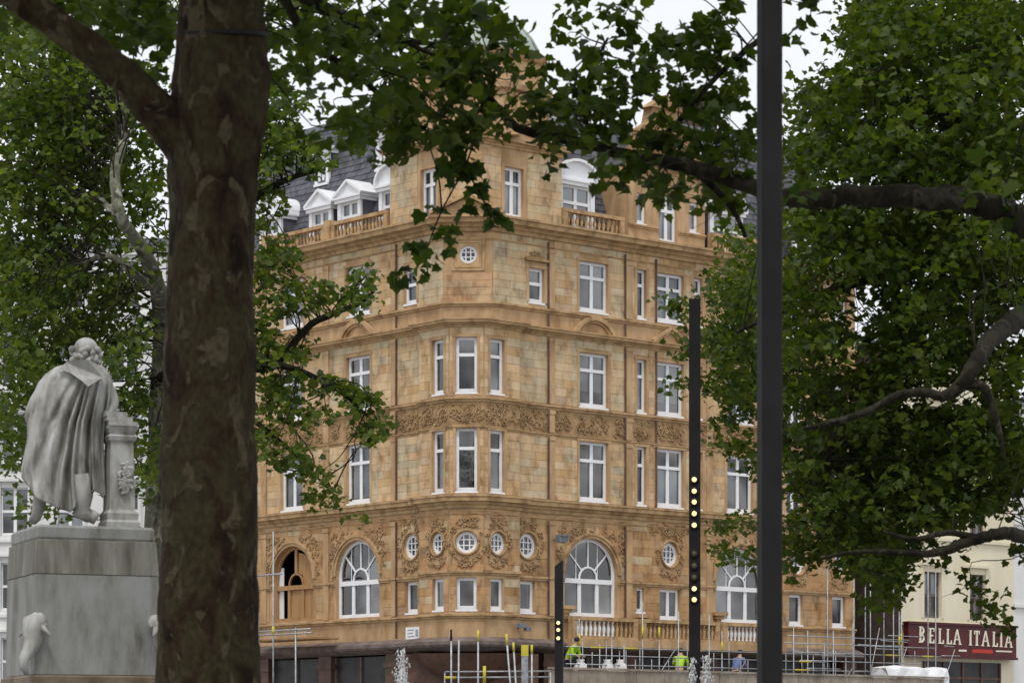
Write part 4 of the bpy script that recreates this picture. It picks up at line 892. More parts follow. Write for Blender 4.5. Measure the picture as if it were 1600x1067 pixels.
def person(loc, rz, top, label, lean=.1, helmet=True):
    p = thing('person', loc, label, 'person'); Mx = Matrix.Translation(loc) @ Matrix.Rotation(rz, 4, 'Z'); q = lambda x, y, z: Mx @ Vector((x, y, z))
    L = lean
    V = [q(0, 0, .95), q(0, -L*.4, 1.15), q(0, -L, 1.38), q(0, -L*1.1, 1.5), q(0, -L*1.2, 1.6), q(0, -L*1.2, 1.72)]
    Ed = [(0,1),(1,2),(2,3),(3,4),(4,5)]; rad = [(.17,.12),(.15,.11),(.19,.12),.06,.095,.075]
    for s in (-1, 1):
        k = len(V); V += [q(s*.1, 0, .85), q(s*.11, -.03, .5), q(s*.11, .02, .09), q(s*.12, -.14, .04)]; rad += [.1, .065, .05, .045]; Ed += [(0,k),(k,k+1),(k+1,k+2),(k+2,k+3)]
        k = len(V); V += [q(s*.21, -L, 1.4), q(s*.28, -L-.02, 1.14), q(s*.22, -L-.25, 1.05), q(s*.2, -L-.33, 1.04)]; rad += [.065, .045, .035, .04]; Ed += [(2,k),(k,k+1),(k+1,k+2),(k+2,k+3)]
    skin('body', V, Ed, rad, M_SKIN, p, 1)
    jv = [q(0, 0, .9), q(0, -L*.4, 1.15), q(0, -L, 1.38), q(0, -L, 1.46)]; je = [(0,1),(1,2),(2,3)]; jr = [(.2,.15),(.18,.14),(.22,.15),.09]
    for s in (-1, 1): k = len(jv); jv += [q(s*.22, -L, 1.4), q(s*.285, -L-.02, 1.14), q(s*.235, -L-.2, 1.07)]; jr += [.085, .065, .055]; je += [(2,k),(k,k+1),(k+1,k+2)]
    skin('jacket', jv, je, jr, top, p, 1)
    tv = [q(0, 0, .95)]; te = []; tr_ = [(.19,.14)]
    for s in (-1, 1): k = len(tv); tv += [q(s*.1, 0, .85), q(s*.11, -.03, .5), q(s*.11, .02, .12)]; tr_ += [.115, .08, .07]; te += [(0,k),(k,k+1),(k+1,k+2)]
    skin('trousers', tv, te, tr_, M_NAVY, p, 1)
    b = MB(Mx @ Matrix.Translation((0, -L*1.2, 1.66))); b.lathe([(.135, .02), (.13, .06), (.11, .12), (.06, .16), (.01, .17)] if helmet else [(.1, -.04), (.108, .04), (.09, .1), (.04, .125), (.01, .13)], 12); b.build('helmet' if helmet else 'hair', M_HELM if helmet else M_NAVY, p, smooth=True)
def deck(px): f = FS.off(-.6); q = f.P(f.t_of(px), 3.77); return q
person(deck(1061), R_(170), M_HIVIS, 'worker in lime hi-vis jacket standing on the scaffold beside the dark lamp post', .5, False)
pd = deck(886); person(pd + Vector((0, 0, .25)), R_(60), M_HIVIS, 'worker in lime hi-vis jacket beside the short lamp column', .35, False)
person(deck(1148), R_(140), M_BLUE, 'person in blue shirt leaning forward behind the scaffold rails', .3, False)

# ------------------------------------------------------------------ lamp posts
M_LED = emit('lit_led', (1, .78, .34), .95); M_LEDD = mat('unlit_led', (.09, .08, .05), (.12, .11, .06), .3, 5)
def lamp_post(px, Y, wpx, top, rz, leds, label, slant=.0):
    X = (px - 800) / F * Y; p = thing('lamp_post', (X, Y, 0), label, 'lamp post', 'square black lamp columns in the square')
    Mx = Matrix.Translation((X, Y, 0)) @ Matrix.Rotation(rz, 4, 'Z'); wd = wpx / F * Y / 2; h = EYE + (HOR - top) / F * Y; c = wd * .12
    oc = [(-wd + c, -wd), (wd - c, -wd), (wd, -wd + c), (wd, wd - c), (wd - c, wd), (-wd + c, wd), (-wd, wd - c), (-wd, -wd + c)]
    b = MB(Mx); b.rings([[(x, y, z + (slant * (x / wd) if z > 1 else 0)) for x, y in oc] for z in (0, .3, h * .5, h)]); b.build('column', M_BLACK, p)
    b = MB(Mx); b.box(-wd * 1.7, wd * 1.7, -wd * 1.7, wd * 1.7, 0, .04); b.build('base_plate', M_BLACK, p)
    for k in range(4): b = MB(Mx @ Matrix.Translation((wd * 1.4 * (1 if k % 2 else -1), wd * 1.4 * (1 if k > 1 else -1), .04))); b.lathe([(.02, 0), (.02, .03)], 6); b.build('bolt', M_STEEL, p)
    for py, lit in leds:
        z = EYE + (HOR - py) / F * Y; b = MB(Mx @ Matrix.Translation((-wd * .08, -wd, z)) @ Matrix.Rotation(R_(90), 4, 'X'))
        b.lathe([(.078, 0), (.078, .02), (.066, .028)], 12); o = b.build('light_housing', M_BLACK, p)
        b = MB(Mx @ Matrix.Translation((-wd * .08, -wd, z)) @ Matrix.Rotation(R_(90), 4, 'X')); b.lathe([(.043, .028), (.036, .035), (.02, .04)], 12); b.build('light', M_LED if lit else M_LEDD, o)
lamp_post(1202.5, 22.5, 33, -340, R_(11), [], 'tall black square lamp column in the foreground crossing the whole picture')
lamp_post(1085.5, 49, 18, 468, R_(-4), [(750, 1), (768, 1), (785, 1), (803, 1), (821, 1), (865, 0), (884, 0), (902, 0), (920, 1), (937, 1)], 'black lamp column with two groups of warm round lights before the right facade')
lamp_post(873.5, 68, 13, 880, R_(-6), [(973, 1), (984, 1), (997, 1)], 'short black lamp column with slanted top below the large arched window', .08)

# ------------------------------------------------------------------ statue monument
SY = 34.6; ang = R_(23); pc = at(128, 1170, SY)
st = thing('statue', (pc.x, pc.y, 0), 'weathered marble statue of a cloaked man seen from behind on a tall pedestal', 'statue')
MP = Matrix.Translation((pc.x, pc.y, 0)) @ Matrix.Rotation(ang, 4, 'Z')
zz = lambda py: EYE + (HOR - py) / F * (SY - .6)
def sq(h, z, c=.0): return [(-h, -h, z), (h, -h, z), (h, h, z), (-h, h, z)]
b = MB(MP); b.rings([sq(.70, zz(845)), sq(.715, zz(841)), sq(.715, zz(826)), sq(.69, zz(822))]); b.build('pedestal_cap', M_PED, st)
b = MB(MP); b.rings([sq(.76, zz(898)), sq(.735, zz(846)), sq(.72, zz(845) + .0)]); b.build('pedestal_block', M_PEDS, st)
b = MB(MP); b.rings([sq(.775, zz(1054)), sq(.77, zz(1040)), sq(.755, zz(910)), sq(.755, zz(899))]); b.build('pedestal_block', M_PED, st)
b = MB(MP); b.rings([sq(1.2, 0), sq(1.2, .5), sq(.95, .55), sq(.95, 1.4), sq(.82, 1.5), sq(.82, zz(1058)), sq(.79, zz(1055))]); b.build('plinth', M_PED2, st)
def px3(px, py, dy=0): return at(px, py, SY + dy)
# cloak
lev = [(566, 118, 148, .13), (573, 88, 163, .2), (584, 72, 172, .25), (598, 60, 176, .28), (620, 50, 174, .3), (640, 46, 170, .31), (660, 42, 165, .33), (685, 42, 163, .34), (710, 38, 163, .36), (735, 33, 164, .37), (755, 33, 165, .38), (775, 36, 166, .39), (795, 42, 167, .39)]
def lv(y):
    for a, c in zip(lev, lev[1:]):
        if a[0] <= y <= c[0]: k = (y - a[0]) / (c[0] - a[0]); return [a[i] + (c[i] - a[i]) * k for i in range(4)]
    return lev[-1] if y > lev[-1][0] else lev[0]
hemx = [(20, 738), (34, 752), (50, 778), (75, 791), (100, 799), (112, 794), (122, 756), (140, 764), (166, 776), (185, 770)]
def hem(x):
    for a, c in zip(hemx, hemx[1:]):
        if a[0] <= x <= c[0]: k = (x - a[0]) / (c[0] - a[0]); return a[1] + (c[1] - a[1]) * k
    return 745
b = MB(); rows = []; NT = 220; NL = 70
for j in range(NL + 1):
    v = j / NL; row = []
    for i in range(NT):
        th = 2 * math.pi * i / NT; _, xl, xr, _d = lv(700); hx = (28 + 166) / 2 + 69 * math.cos(th)
        y = 566 + v * (hem(hx) - 566); _, xl, xr, dd = lv(y); cx, a = (xl + xr) / 2, (xr - xl) / 2
        u = (1 + math.cos(th)) / 2; back = math.sin(th) > -.2; k = min(1, max(0, (v - .06) / .3)); cut = 0
        for u0, u1, dp, wd in ((.55, .06, .08, .045), (.63, .36, .11, .032), (.67, .52, .16, .030), (.71, .64, .10, .02), (.78, .80, .14, .024), (.26, .20, .05, .05), (.93, .95, .1, .03)):
            uc = u0 + (u1 - u0) * v ** .8; x = (u - uc) / (wd * (.7 + .7 * v)); cut += dp * (math.exp(-x * x) - .45 * math.exp(-(x - 2.1) ** 2)) * (k if u0 > .5 else k * v)
        cut += .012 * math.sin(th * 23 + 7 * v) * k + .02 * math.sin(th * 9 + 9 * v)
        row.append((*(px3(cx + a * math.cos(th), y, -dd * math.sin(th)) + Vector((0, cut * (1 if back else .5), 0))),))
    rows.append(row)
b.rings(rows, True, True); b.build('cloak', M_MARBLE, st, smooth=True)
b = MB()                                        # broad flat collar
cpts = [(92, 575), (104, 566), (118, 561), (136, 562), (150, 568), (160, 590), (150, 596), (137, 604), (126, 594), (112, 584), (100, 579)]
b.rings([[px3(x, y, -.22 - .10 * math.sin(math.pi * (x - 90) / 72) + .05) for x, y in cpts], [px3(x + .5, y, -.27 - .11 * math.sin(math.pi * (x - 90) / 72)) for x, y in cpts]]); b.build('collar', M_MARBLE, st)
# body
V = [px3(100, 700), px3(112, 640), px3(122, 590), px3(131, 568), px3(135, 557, .0), px3(137, 545, .02)]; Ed = [(0,1),(1,2),(2,3),(3,4),(4,5)]; rad = [.2, .18, .17, .075, .1, .09]
def add(par, pts, rr):
    k = len(V)
    for i, p in enumerate(pts): V.append(p); rad.append(rr[i]); Ed.append((par if i == 0 else k + i - 1, k + i))
add(2, [px3(84, 592), px3(58, 625, -.05), px3(46, 652, -.05), px3(66, 688, .22), px3(78, 700, .3)], [.11, .1, .085, .06, .055])
add(2, [px3(158, 592), px3(171, 612, .02), px3(178, 632, .03), px3(168, 648, -.05), px3(160, 655, -.08)], [.11, .1, .085, .06, .05])
add(0, [px3(80, 720), px3(64, 770, .0), px3(58, 805, .0), px3(50, 815, .15)], [.13, .1, .075, .06])
add(0, [px3(115, 720, .1), px3(108, 770, .12), px3(128, 802, .05), px3(140, 812, .2)], [.13, .1, .075, .06])
skin('figure', V, Ed, rad, M_MARBLE, st, 2)
b = MB(Matrix.Translation(px3(133, 550)))        # head with curled hair at the sides
def sph(c, r, n=10, sx=1, sy=1, sz=1): b.rings([[(c[0] + r*sx*math.sin(math.pi*j/n)*math.cos(2*math.pi*i/n), c[1] + r*sy*math.sin(math.pi*j/n)*math.sin(2*math.pi*i/n), c[2] + r*sz*math.cos(math.pi*j/n)) for i in range(n)] for j in range(1, n)])
sph((0.01, 0, .03), .15, 14, 1, 1.1, .98)
b.build('head', M_MARBLE, st, smooth=True)
b = MB(Matrix.Translation(px3(133, 552)))
for i in range(46):
    a = random.uniform(math.pi * .95, math.pi * 2.1); z = random.uniform(-.13, .04); r = .14 + random.uniform(0, .03); sph((r * math.cos(a) + .01, r * 1.05 * math.sin(a), z - .0), random.uniform(.028, .048), 6)
b.build('hair', M_MARBLE, st, smooth=True)
b = MB(Matrix.Translation(px3(150, 552, .02))); b.rings([[(.02, -.02, .02), (.02, .03, .02), (.0, .0, .03)], [(.04, -.02, -.03), (.04, .03, -.03), (0, 0, -.03)]]); b.build('nose', M_MARBLE, st)
# folds of the shorter inner drape with scroll end, near the column
b = MB(); b.tube([px3(126, 740, -.3), px3(130, 775, -.25), px3(128, 800, -.2), px3(146, 808, -.2), px3(152, 800, -.2)], [.1, .12, .11, .09, .05], 10); b.build('drapery', M_MARBLE, st, smooth=True)
# support column with carved masks and stacked books
ctr = px3(186, 825, .05); k = 1 / F * SY
b = MB(Matrix.Translation((ctr.x, ctr.y, 0)) @ Matrix.Rotation(ang, 4, 'Z'))
zc = lambda py: EYE + (HOR - py) / F * SY
b.rings([sq(0.206, zc(826)), sq(0.210, zc(817)), sq(0.189, zc(813)), sq(0.197, zc(803)), sq(0.160, zc(797)), sq(0.147, zc(720)), sq(0.143, zc(692)), sq(0.168, zc(689)), sq(0.181, zc(683)), sq(0.155, zc(680)), sq(0.168, zc(676)), sq(0.185, zc(670)), sq(0.181, zc(667))]); b.build('support_column', M_MARBLE, st)
b = MB(Matrix.Translation((ctr.x, ctr.y, 0)) @ Matrix.Rotation(ang, 4, 'Z') @ Matrix.Rotation(R_(90), 4, 'X'))
scrolls(b, lambda: (random.uniform(-.03, .12), random.uniform(zc(770), zc(728))), 26, .03, .07, .035)
bm = b; o = b.build('carved_relief', M_MARBLE, st, smooth=True); o.matrix_basis = Matrix.Translation((MP.to_3x3() @ Vector((0, -.145, 0)))) 
for i, (x0, x1, y0, y1) in enumerate(((-.18, .18, 667, 660), (-.17, .15, 659.5, 653), (-.15, .12, 652.5, 645))):
    b = MB(Matrix.Translation((ctr.x + (-.05 * i), ctr.y, 0)) @ Matrix.Rotation(ang + .1 * i, 4, 'Z')); b.box(x0, x1, -.2, .16, zc(y0), zc(y1)); b.box(x0 + .02, x1 + .015, -.185, .15, zc(y0) + .012, zc(y1) - .012); b.build('book', M_MARBLE, st)
# dolphins on the pedestal corners
for sx, dxs in ((-1, -1), (1, 1)):
    c = MP @ Vector((sx * .72, -.72, 0)); d = (MP.to_3x3() @ Vector((sx * .75, -.55, 0))).normalized()
    pts = [(-.14, zz(972)), (-.02, zz(971)), (.08, zz(977)), (.1, zz(988)), (.09, zz(1003)), (.16, zz(1018)), (.25, zz(1030)), (.27, zz(1044)), (.2, zz(1054))]
    b = MB(); b.tube([Vector((c.x, c.y, z)) + d * q for q, z in pts], [.05, .11, .14, .13, .11, .085, .065, .05, .03], 12); q = Vector((c.x, c.y, zz(1034))) + d * .16
    sd = Vector((-d.y, d.x, 0))
    for s in (-1, 1):
        e = Vector((c.x, c.y, zz(982))) + d * .06 + sd * s * .12; b.tube([e, e + sd * s * .12 + Vector((0, 0, -.1))], [.045, .01], 6)
        e = Vector((c.x, c.y, zz(978))) + d * .0 + sd * s * .11; b.tube([e, e + sd * s * .02], [.025, .02], 6)
    b.tube([Vector((c.x, c.y, zz(966))) - d * .06, Vector((c.x, c.y, zz(963))) + d * .05, Vector((c.x, c.y, zz(974))) + d * .17], [.02, .04, .015], 6)
    b.build('dolphin', M_MARBLE, st, smooth=True)
    # thin spout of water falling from the snout
# ------------------------------------------------------------------ fountain jets
wm = bpy.data.materials.new('fountain_water'); wm.use_nodes = True; n_ = wm.node_tree.nodes; bs = n_['Principled BSDF']; bs.inputs['Base Color'].default_value = (.62, .63, .63, 1); bs.inputs['Roughness'].default_value = .15; bs.inputs['Transmission Weight'].default_value = .12; bs.inputs['IOR'].default_value = 1.33
OCT = np.array([(1,0,0),(-1,0,0),(0,1,0),(0,-1,0),(0,0,1),(0,0,-1)], float); OF = [(0,2,4),(2,1,4),(1,3,4),(3,0,4),(2,0,5),(1,2,5),(3,1,5),(0,3,5)]
def jet(px, py, Y, wpx, label):
    tp = at(px, py, Y); b = MB(); h = tp.z; wd = wpx / F * Y / 2
    b.tube([(tp.x + random.uniform(-.03, .03), tp.y, h * k) for k in (0, .2, .4, .6, .75, .88, .97)], [wd * .5, wd * .75, wd * .75, wd * .7, wd * .6, wd * .42, wd * .12], 9, True, .12)
    for _ in range(2200):
        z = h * (1 - random.random() ** 1.5 * .75) * random.uniform(.8, 1.03); r = abs(random.gauss(0, wd * .55)) * (1.25 - .6 * z / h); a = random.uniform(0, 6.28); s = random.uniform(.006, .017)
        c = Vector((tp.x + r * math.cos(a), tp.y + r * math.sin(a), z)); k = len(b.v); b.v += [(c.x + o[0]*s, c.y + o[1]*s, c.z + o[2]*s*2.2) for o in OCT]; b.f += [tuple(k + i for i in f) for f in OF]
    tag(b.build('water_jet', wm, smooth=True), label, 'water jet', 'fountain jets')
jet(628, 1022, 44, 30, 'foaming white water jet rising before the dark shopfront left of the corner')
jet(1082, 1036, 44, 16, 'foaming white water jet directly below the lamp column with lights')
jet(1105, 1032, 44, 20, 'foaming white water jet just right of the lamp column with lights')

# ------------------------------------------------------------------ trees
LO = np.array([(0, 0), (.24, -.08), (.54, .16), (.43, .34), (.50, .66), (.29, .66), (0, 1.0), (-.29, .66), (-.50, .66), (-.43, .34), (-.54, .16), (-.24, -.08)])
LV = np.vstack([[(0, .36, 0)], np.column_stack([LO[:, 0], LO[:, 1], .34 * np.abs(LO[:, 0]) - .26 * LO[:, 1] ** 2])])
LT = np.array([(0, i + 1, (i + 1) % 12 + 1) for i in range(12)])
def leaf_frames(pos, size, tilt=.7):
    n = len(pos); az = rng.uniform(0, 2*np.pi, n)
    up = np.column_stack([rng.normal(0, tilt, n), rng.normal(0, tilt, n), np.ones(n)]); up /= np.linalg.norm(up, axis=1)[:, None]
    d = np.column_stack([np.cos(az), np.sin(az), rng.uniform(-.9, .15, n)]); d -= up * (d * up).sum(1)[:, None]; d /= np.linalg.norm(d, axis=1)[:, None]
    x = np.cross(d, up); s = (size * rng.uniform(.65, 1.2, n))[:, None]
    return x * s, d * s, up * s
def leaf_mesh(name, pos, size, m, parent, tilt=.7, per=12):
    X, D, U = leaf_frames(pos, size, tilt); n = len(pos)
    vv = pos[:, None, :] + X[:, None, :] * LV[None, :, 0:1] + D[:, None, :] * LV[None, :, 1:2] + U[:, None, :] * LV[None, :, 2:3]
    k = LV.shape[0]; tri = (LT[None] + (np.arange(n) * k)[:, None, None]).reshape(-1, 3)
    me = bpy.data.meshes.new(name); me.vertices.add(n * k); me.vertices.foreach_set('co', vv.reshape(-1).astype(np.float32))
    me.loops.add(tri.size); me.loops.foreach_set('vertex_index', tri.reshape(-1).astype(np.int32))
    me.polygons.add(len(tri)); me.polygons.foreach_set('loop_start', (np.arange(len(tri)) * 3).astype(np.int32)); me.polygons.foreach_set('loop_total', np.full(len(tri), 3, np.int32))
    me.update(); tv = np.repeat(np.clip(rng.beta(1.5, 3.0, n) * .75 + np.repeat(rng.beta(1.2, 3.2, n // per + 1), per)[:n] * .6, 0, 1), k)
    ca = me.color_attributes.new('tint', 'FLOAT_COLOR', 'POINT'); ca.data.foreach_set('color', np.column_stack([tv, tv, tv, np.ones_like(tv)]).astype(np.float32).ravel())
    me.materials.append(m); return tag(link(name, me, parent), kind='stuff')
def smooth_path(ps, rs, k=6):
    out = []; ro = []; P = [Vector(p) for p in ps]
    for i in range(len(P) - 1):
        p0, p1, p2, p3 = P[max(i-1, 0)], P[i], P[i+1], P[min(i+2, len(P)-1)]
        for j in range(k):
            t = j / k; out.append(.5 * ((2*p1) + (p2 - p0) * t + (2*p0 - 5*p1 + 4*p2 - p3) * t*t + (3*p1 - p0 - 3*p2 + p3) * t**3)); ro.append(rs[i] + (rs[i+1] - rs[i]) * t)
    out.append(P[-1]); ro.append(rs[-1]); return out, ro
class Tree:
    def __init__(s, name, loc, label, cat='tree', group=None): s.t = thing(name, loc, label, cat, group); s.sk = []; s.pos = []; s.tw = MB(); s.ind = []
    def limb(s, pl, m, name='branch', n=14, wob=.05, jit=.03):
        """pl: (px, py, depth, radius in px)"""
        ps = [at(x, y, Y) for x, y, Y, r in pl]; rs = [r / F * Y for x, y, Y, r in pl]; P_, R2 = smooth_path(ps, rs)
        if jit: P_ = [P_[0]] + [p + Vector((random.gauss(0, 1), random.gauss(0, 1), random.gauss(0, 1))) * r * jit * 2 for p, r in zip(P_[1:], R2[1:])]
        b = MB(); b.tube(P_, R2, n, True, wob); o = b.build(name, m, s.t, smooth=True); s.sk += [(p, r) for p, r in zip(P_, R2)]; return o
    def clumps(s, ell, L, cov, dY, per=16, cr=.42, into=None):
        """ell: list of (cx, cy, rx, ry, depth[, cov factor]) in picture px"""
        tgt = s.pos if into is None else into
        for e in ell:
            cx, cy, rx, ry, Y = e[:5]; Y = 53 if (L == .165 and Y == 42 and cx < 1215) else Y; cf = e[5] if len(e) > 5 else 1; Lp = L * F / Y
            n = max(3, int(cov * cf * math.pi * rx * ry / (.30 * Lp * Lp))); nc = max(1, n // per)
            for _ in range(nc):
                a = random.uniform(0, 6.283); k = math.sqrt(random.random()); c = at(cx + rx * k * math.cos(a), cy + ry * k * math.sin(a), Y + random.gauss(0, 1) * dY)
                q = rng.normal(0, 1, (per, 3)); q /= np.linalg.norm(q, axis=1)[:, None]; q *= (rng.random(per) ** .5)[:, None] * cr * np.array([1.0, 1.0, .7]) * random.uniform(.6, 1.3)
                tgt.append(np.array(c)[None] + q); s.cl.append(c)
    cl = None
    def begin(s): s.cl = []
    def twigs(s, m, maxd=3.5, r=.012, share=.4):
        S = np.array([p[0][:] for p in s.sk])
        for c in s.cl:
            if random.random() > share: continue
            d = np.linalg.norm(S - np.array(c)[None], axis=1); near = np.argsort(d)[:14]; i = int(random.choice(list(near)))
            if d[i] > maxd or d[i] < .1: continue
            a = Vector(S[i]); L = d[i]; q = lambda k: Vector((random.gauss(0, k), random.gauss(0, k), random.gauss(0, k))) * L
            m1 = a.lerp(c, .35) + q(.1) + Vector((0, 0, .12 * L)); m2 = a.lerp(c, .7) + q(.09) + Vector((0, 0, .1 * L))
            P_, R2 = smooth_path([a, m1, m2, c, c + Vector((random.gauss(0, .2), random.gauss(0, .2), -.2))], [r * 1.3, r, r * .75, r * .5, r * .25], 3); s.tw.tube(P_, R2, 4, False)
        tag(s.tw.build('twigs', m, s.t), kind='stuff')

# 1. the big trunk in the foreground
Y1 = 24.0
p = at(323, HOR, Y1); T1 = Tree('plane_tree', (p.x, p.y, 0), 'big dark mottled plane trunk right of the statue with a thick limb to the left'); T1.begin()
ps = [(323, 1463, 120), (323, 1400, 100), (323, 1250, 87), (323, 1067, 80), (325, 980, 78), (326, 900, 76), (328, 800, 74.5), (328, 700, 73.5), (328, 600, 70), (328, 500, 67.5), (329, 420, 66.5), (331, 330, 66), (333, 260, 70), (340, 190, 77), (347, 120, 76), (346, 80, 70), (345, 40, 66), (345, -40, 62), (347, -150, 57), (352, -330, 50), (360, -600, 40), (350, -900, 26)]
P_, R2 = smooth_path([at(x, y, Y1) for x, y, r in ps], [r / F * Y1 for x, y, r in ps], 12)
b = MB(); rows = []
for i, (p, r) in enumerate(zip(P_, R2)):
    row = []
    for k in range(110):
        a = 2 * math.pi * k / 110; d = Vector((math.cos(a), math.sin(a), 0)); q = r * (1 + .018 * math.sin(3*a + p.z * .9) + .012 * math.sin(5*a - p.z * 2.1)); v = Vector((p.x, p.y, p.z)) + d * q
        n1 = mnoise.noise(Vector((v.x * 2.3, v.y * 2.3, v.z * 1.3))); n2 = mnoise.noise(Vector((v.x * 7, v.y * 7, v.z * 4))); n3 = mnoise.noise(Vector((v.x * 18, v.y * 18, v.z * 11)))
        v += d * (.022 * n1 + (.010 if n2 > .12 else 0) + .004 * n3); row.append(tuple(v))
    rows.append(row)
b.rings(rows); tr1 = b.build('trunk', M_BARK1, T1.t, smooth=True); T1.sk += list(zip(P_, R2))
b = MB(); b.tube([at(345 + 69 * math.cos(a), 52 + 5 * math.sin(a * 1.0) + (3 if math.sin(a) < 0 else 0), Y1 - .38 * math.sin(a) * -1) for a in (2*math.pi*i/32 for i in range(33))], .02, 6); b.build('cable_strap', M_BLACK, tr1)
T1.limb([(330, 262, Y1, 42), (285, 216, Y1 - .1, 38), (240, 168, Y1 - .2, 32), (190, 116, Y1 - .3, 27), (135, 72, Y1 - .4, 25), (70, 26, Y1 - .5, 24), (0, -25, Y1 - .7, 23), (-120, -120, Y1 - 1, 22), (-300, -250, Y1 - 1.5, 14)], M_BARK1, 'limb', 20, .03, .01)
T1.limb([(347, -150, Y1, 30), (420, -260, Y1 + .6, 24), (560, -380, Y1 + 1.4, 16), (760, -480, Y1 + 2, 8)], M_BARK3); T1.limb([(352, -330, Y1, 26), (220, -450, Y1 - 1.5, 18), (60, -560, Y1 - 2.5, 8)], M_BARK3); T1.limb([(350, -250, Y1, 26), (420, -400, Y1 - 3, 18), (480, -520, Y1 - 6, 8)], M_BARK3)
T1.limb([(345, -40, Y1, 20), (430, -30, Y1 + 2.0, 13), (520, 20, Y1 + 4, 9), (610, 60, Y1 + 5, 5), (690, 70, Y1 + 5.5, 3)], M_BARK3)
T1.limb([(430, -30, Y1 + 2.0, 9), (480, 60, Y1 + 4, 7), (560, 120, Y1 + 4.6, 5), (640, 190, Y1 + 5, 3)], M_BARK3)
D1 = 28.5
T1.clumps([(470, 40, 75, 50, D1), (560, 40, 95, 50, D1), (440, 120, 50, 50, D1, .8), (530, 110, 80, 45, D1, .75), (620, 110, 90, 55, D1), (680, 40, 75, 45, D1, .9), (720, 70, 55, 60, D1), (590, 190, 65, 45, D1, 1), (660, 180, 65, 40, D1), (530, 190, 50, 35, D1, .7), (490, 150, 35, 35, D1, .4), (760, 60, 35, 40, D1, .6)], .165, 2.7, 1.4, 14, .34)
T1.clumps([(110, -20, 140, 45, 26, .9), (210, 20, 60, 55, 27, .9), (20, 0, 60, 40, 25, .8), (250, -10, 40, 60, 27, .9), (215, 75, 35, 45, 27, .9), (250, 60, 22, 60, 27.5, .8), (150, 15, 70, 36, 27, .9), (60, 20, 60, 30, 27, .8), (235, 105, 22, 30, 27, .8)], .165, 3.2, 1.0)
T1.clumps([(100, -300, 420, 150, 25), (450, -440, 330, 260, 24), (800, -420, 260, 240, 26), (330, -700, 420, 300, 24), (-150, -450, 300, 300, 22), (300, -560, 400, 260, 19), (350, -800, 380, 260, 15), (330, -900, 500, 350, 16), (0, -700, 400, 300, 13), (800, -800, 500, 350, 15)], .24, 3.0, 2.2, 24, .8)  # unseen clumps above the frame, added and drawn toward the camera to shade the trunk
T1.twigs(M_BARK3, 2.0, .009, .35)
leaf_mesh('crown', np.vstack(T1.pos), .138, M_LEAFD, T1.t)

# 2. pale-barked tree behind the statue
Y2 = 50.0; p = at(243, HOR, Y2); T2 = Tree('plane_tree', (p.x, p.y, 0), 'pale barked plane tree behind the statue with bright green leaves'); T2.begin()
T2.limb([(243, 1311, Y2, 26), (243, 1200, Y2, 21), (243, 1000, Y2, 19), (244, 850, Y2, 18.5), (247, 700, Y2, 17.5), (253, 570, Y2, 16), (252, 480, Y2 - 1.5, 15), (243, 440, Y2 - 3, 13), (226, 395, Y2 - 4, 11.5), (205, 365, Y2 - 4.6, 10), (187, 338, Y2 - 5, 9.5), (182, 305, Y2 - 5, 9), (180, 265, Y2 - 4.6, 8), (192, 200, Y2 - 3, 7), (170, 80, Y2, 5)], M_BARK2, 'trunk', 20, .03, .01)
T2.limb([(240, 450, Y2 - 3, 8), (215, 432, Y2 - 4, 7), (190, 410, Y2 - 4.4, 5.5), (165, 400, Y2 - 4.4, 5), (135, 408, Y2 - 4, 4), (100, 412, Y2, 3), (50, 400, Y2, 2)], M_BARK2)
T2.limb([(187, 338, Y2 - 5, 6), (165, 320, Y2 - 4.5, 5), (130, 270, Y2 + 1, 4), (100, 180, Y2 + 1, 3)], M_BARK2)
T2.limb([(252, 500, Y2, 11), (300, 400, Y2, 9), (370, 330, Y2 - 1, 7), (440, 285, Y2 - 2, 5), (500, 265, Y2 - 2, 3)], M_BARK3); T2.limb([(253, 590, Y2, 11), (330, 570, Y2 - 1, 9), (410, 575, Y2 - 2, 7), (440, 560, Y2 - 2, 6.5), (480, 512, Y2 - 2, 5.5), (520, 490, Y2 - 2, 5), (560, 475, Y2 - 2, 3.5), (585, 455, Y2 - 2, 2)], M_BARK3)
T2.limb([(330, 570, Y2 - 1, 6), (430, 570, Y2 - 2.5, 5.5), (490, 588, Y2 - 2.5, 4.5), (530, 610, Y2 - 2.5, 3.5), (575, 650, Y2 - 2.5, 2)], M_BARK3); T2.limb([(300, 590, Y2, 6), (400, 660, Y2 - 2, 4), (450, 700, Y2 - 2, 3), (520, 770, Y2 - 2, 1.5)], M_BARK3)
D2 = 49
T2.clumps([(50, 110, 100, 80, D2), (130, 160, 85, 70, D2), (40, 220, 80, 80, D2), (120, 260, 80, 60, D2), (205, 170, 50, 60, D2, .7), (215, 260, 45, 50, D2, .8), (60, 340, 90, 60, D2), (150, 340, 60, 45, D2, .7), (220, 360, 30, 50, D2, .6), (40, 440, 70, 55, D2), (120, 450, 70, 45, D2, .75), (190, 430, 50, 40, D2, .6), (60, 530, 90, 55, D2), (150, 540, 50, 50, D2, .8), (30, 620, 60, 70, D2), (215, 560, 30, 60, D2, .45), (200, 640, 35, 40, D2, .8), (225, 720, 25, 60, D2, .7), (20, 710, 40, 30, D2, .7), (200, 480, 30, 30, D2, .5), (60, 790, 40, 25, D2, .4), (190, 740, 30, 30, D2, .5)], .17, 6.0, 1.8, 14, .4)
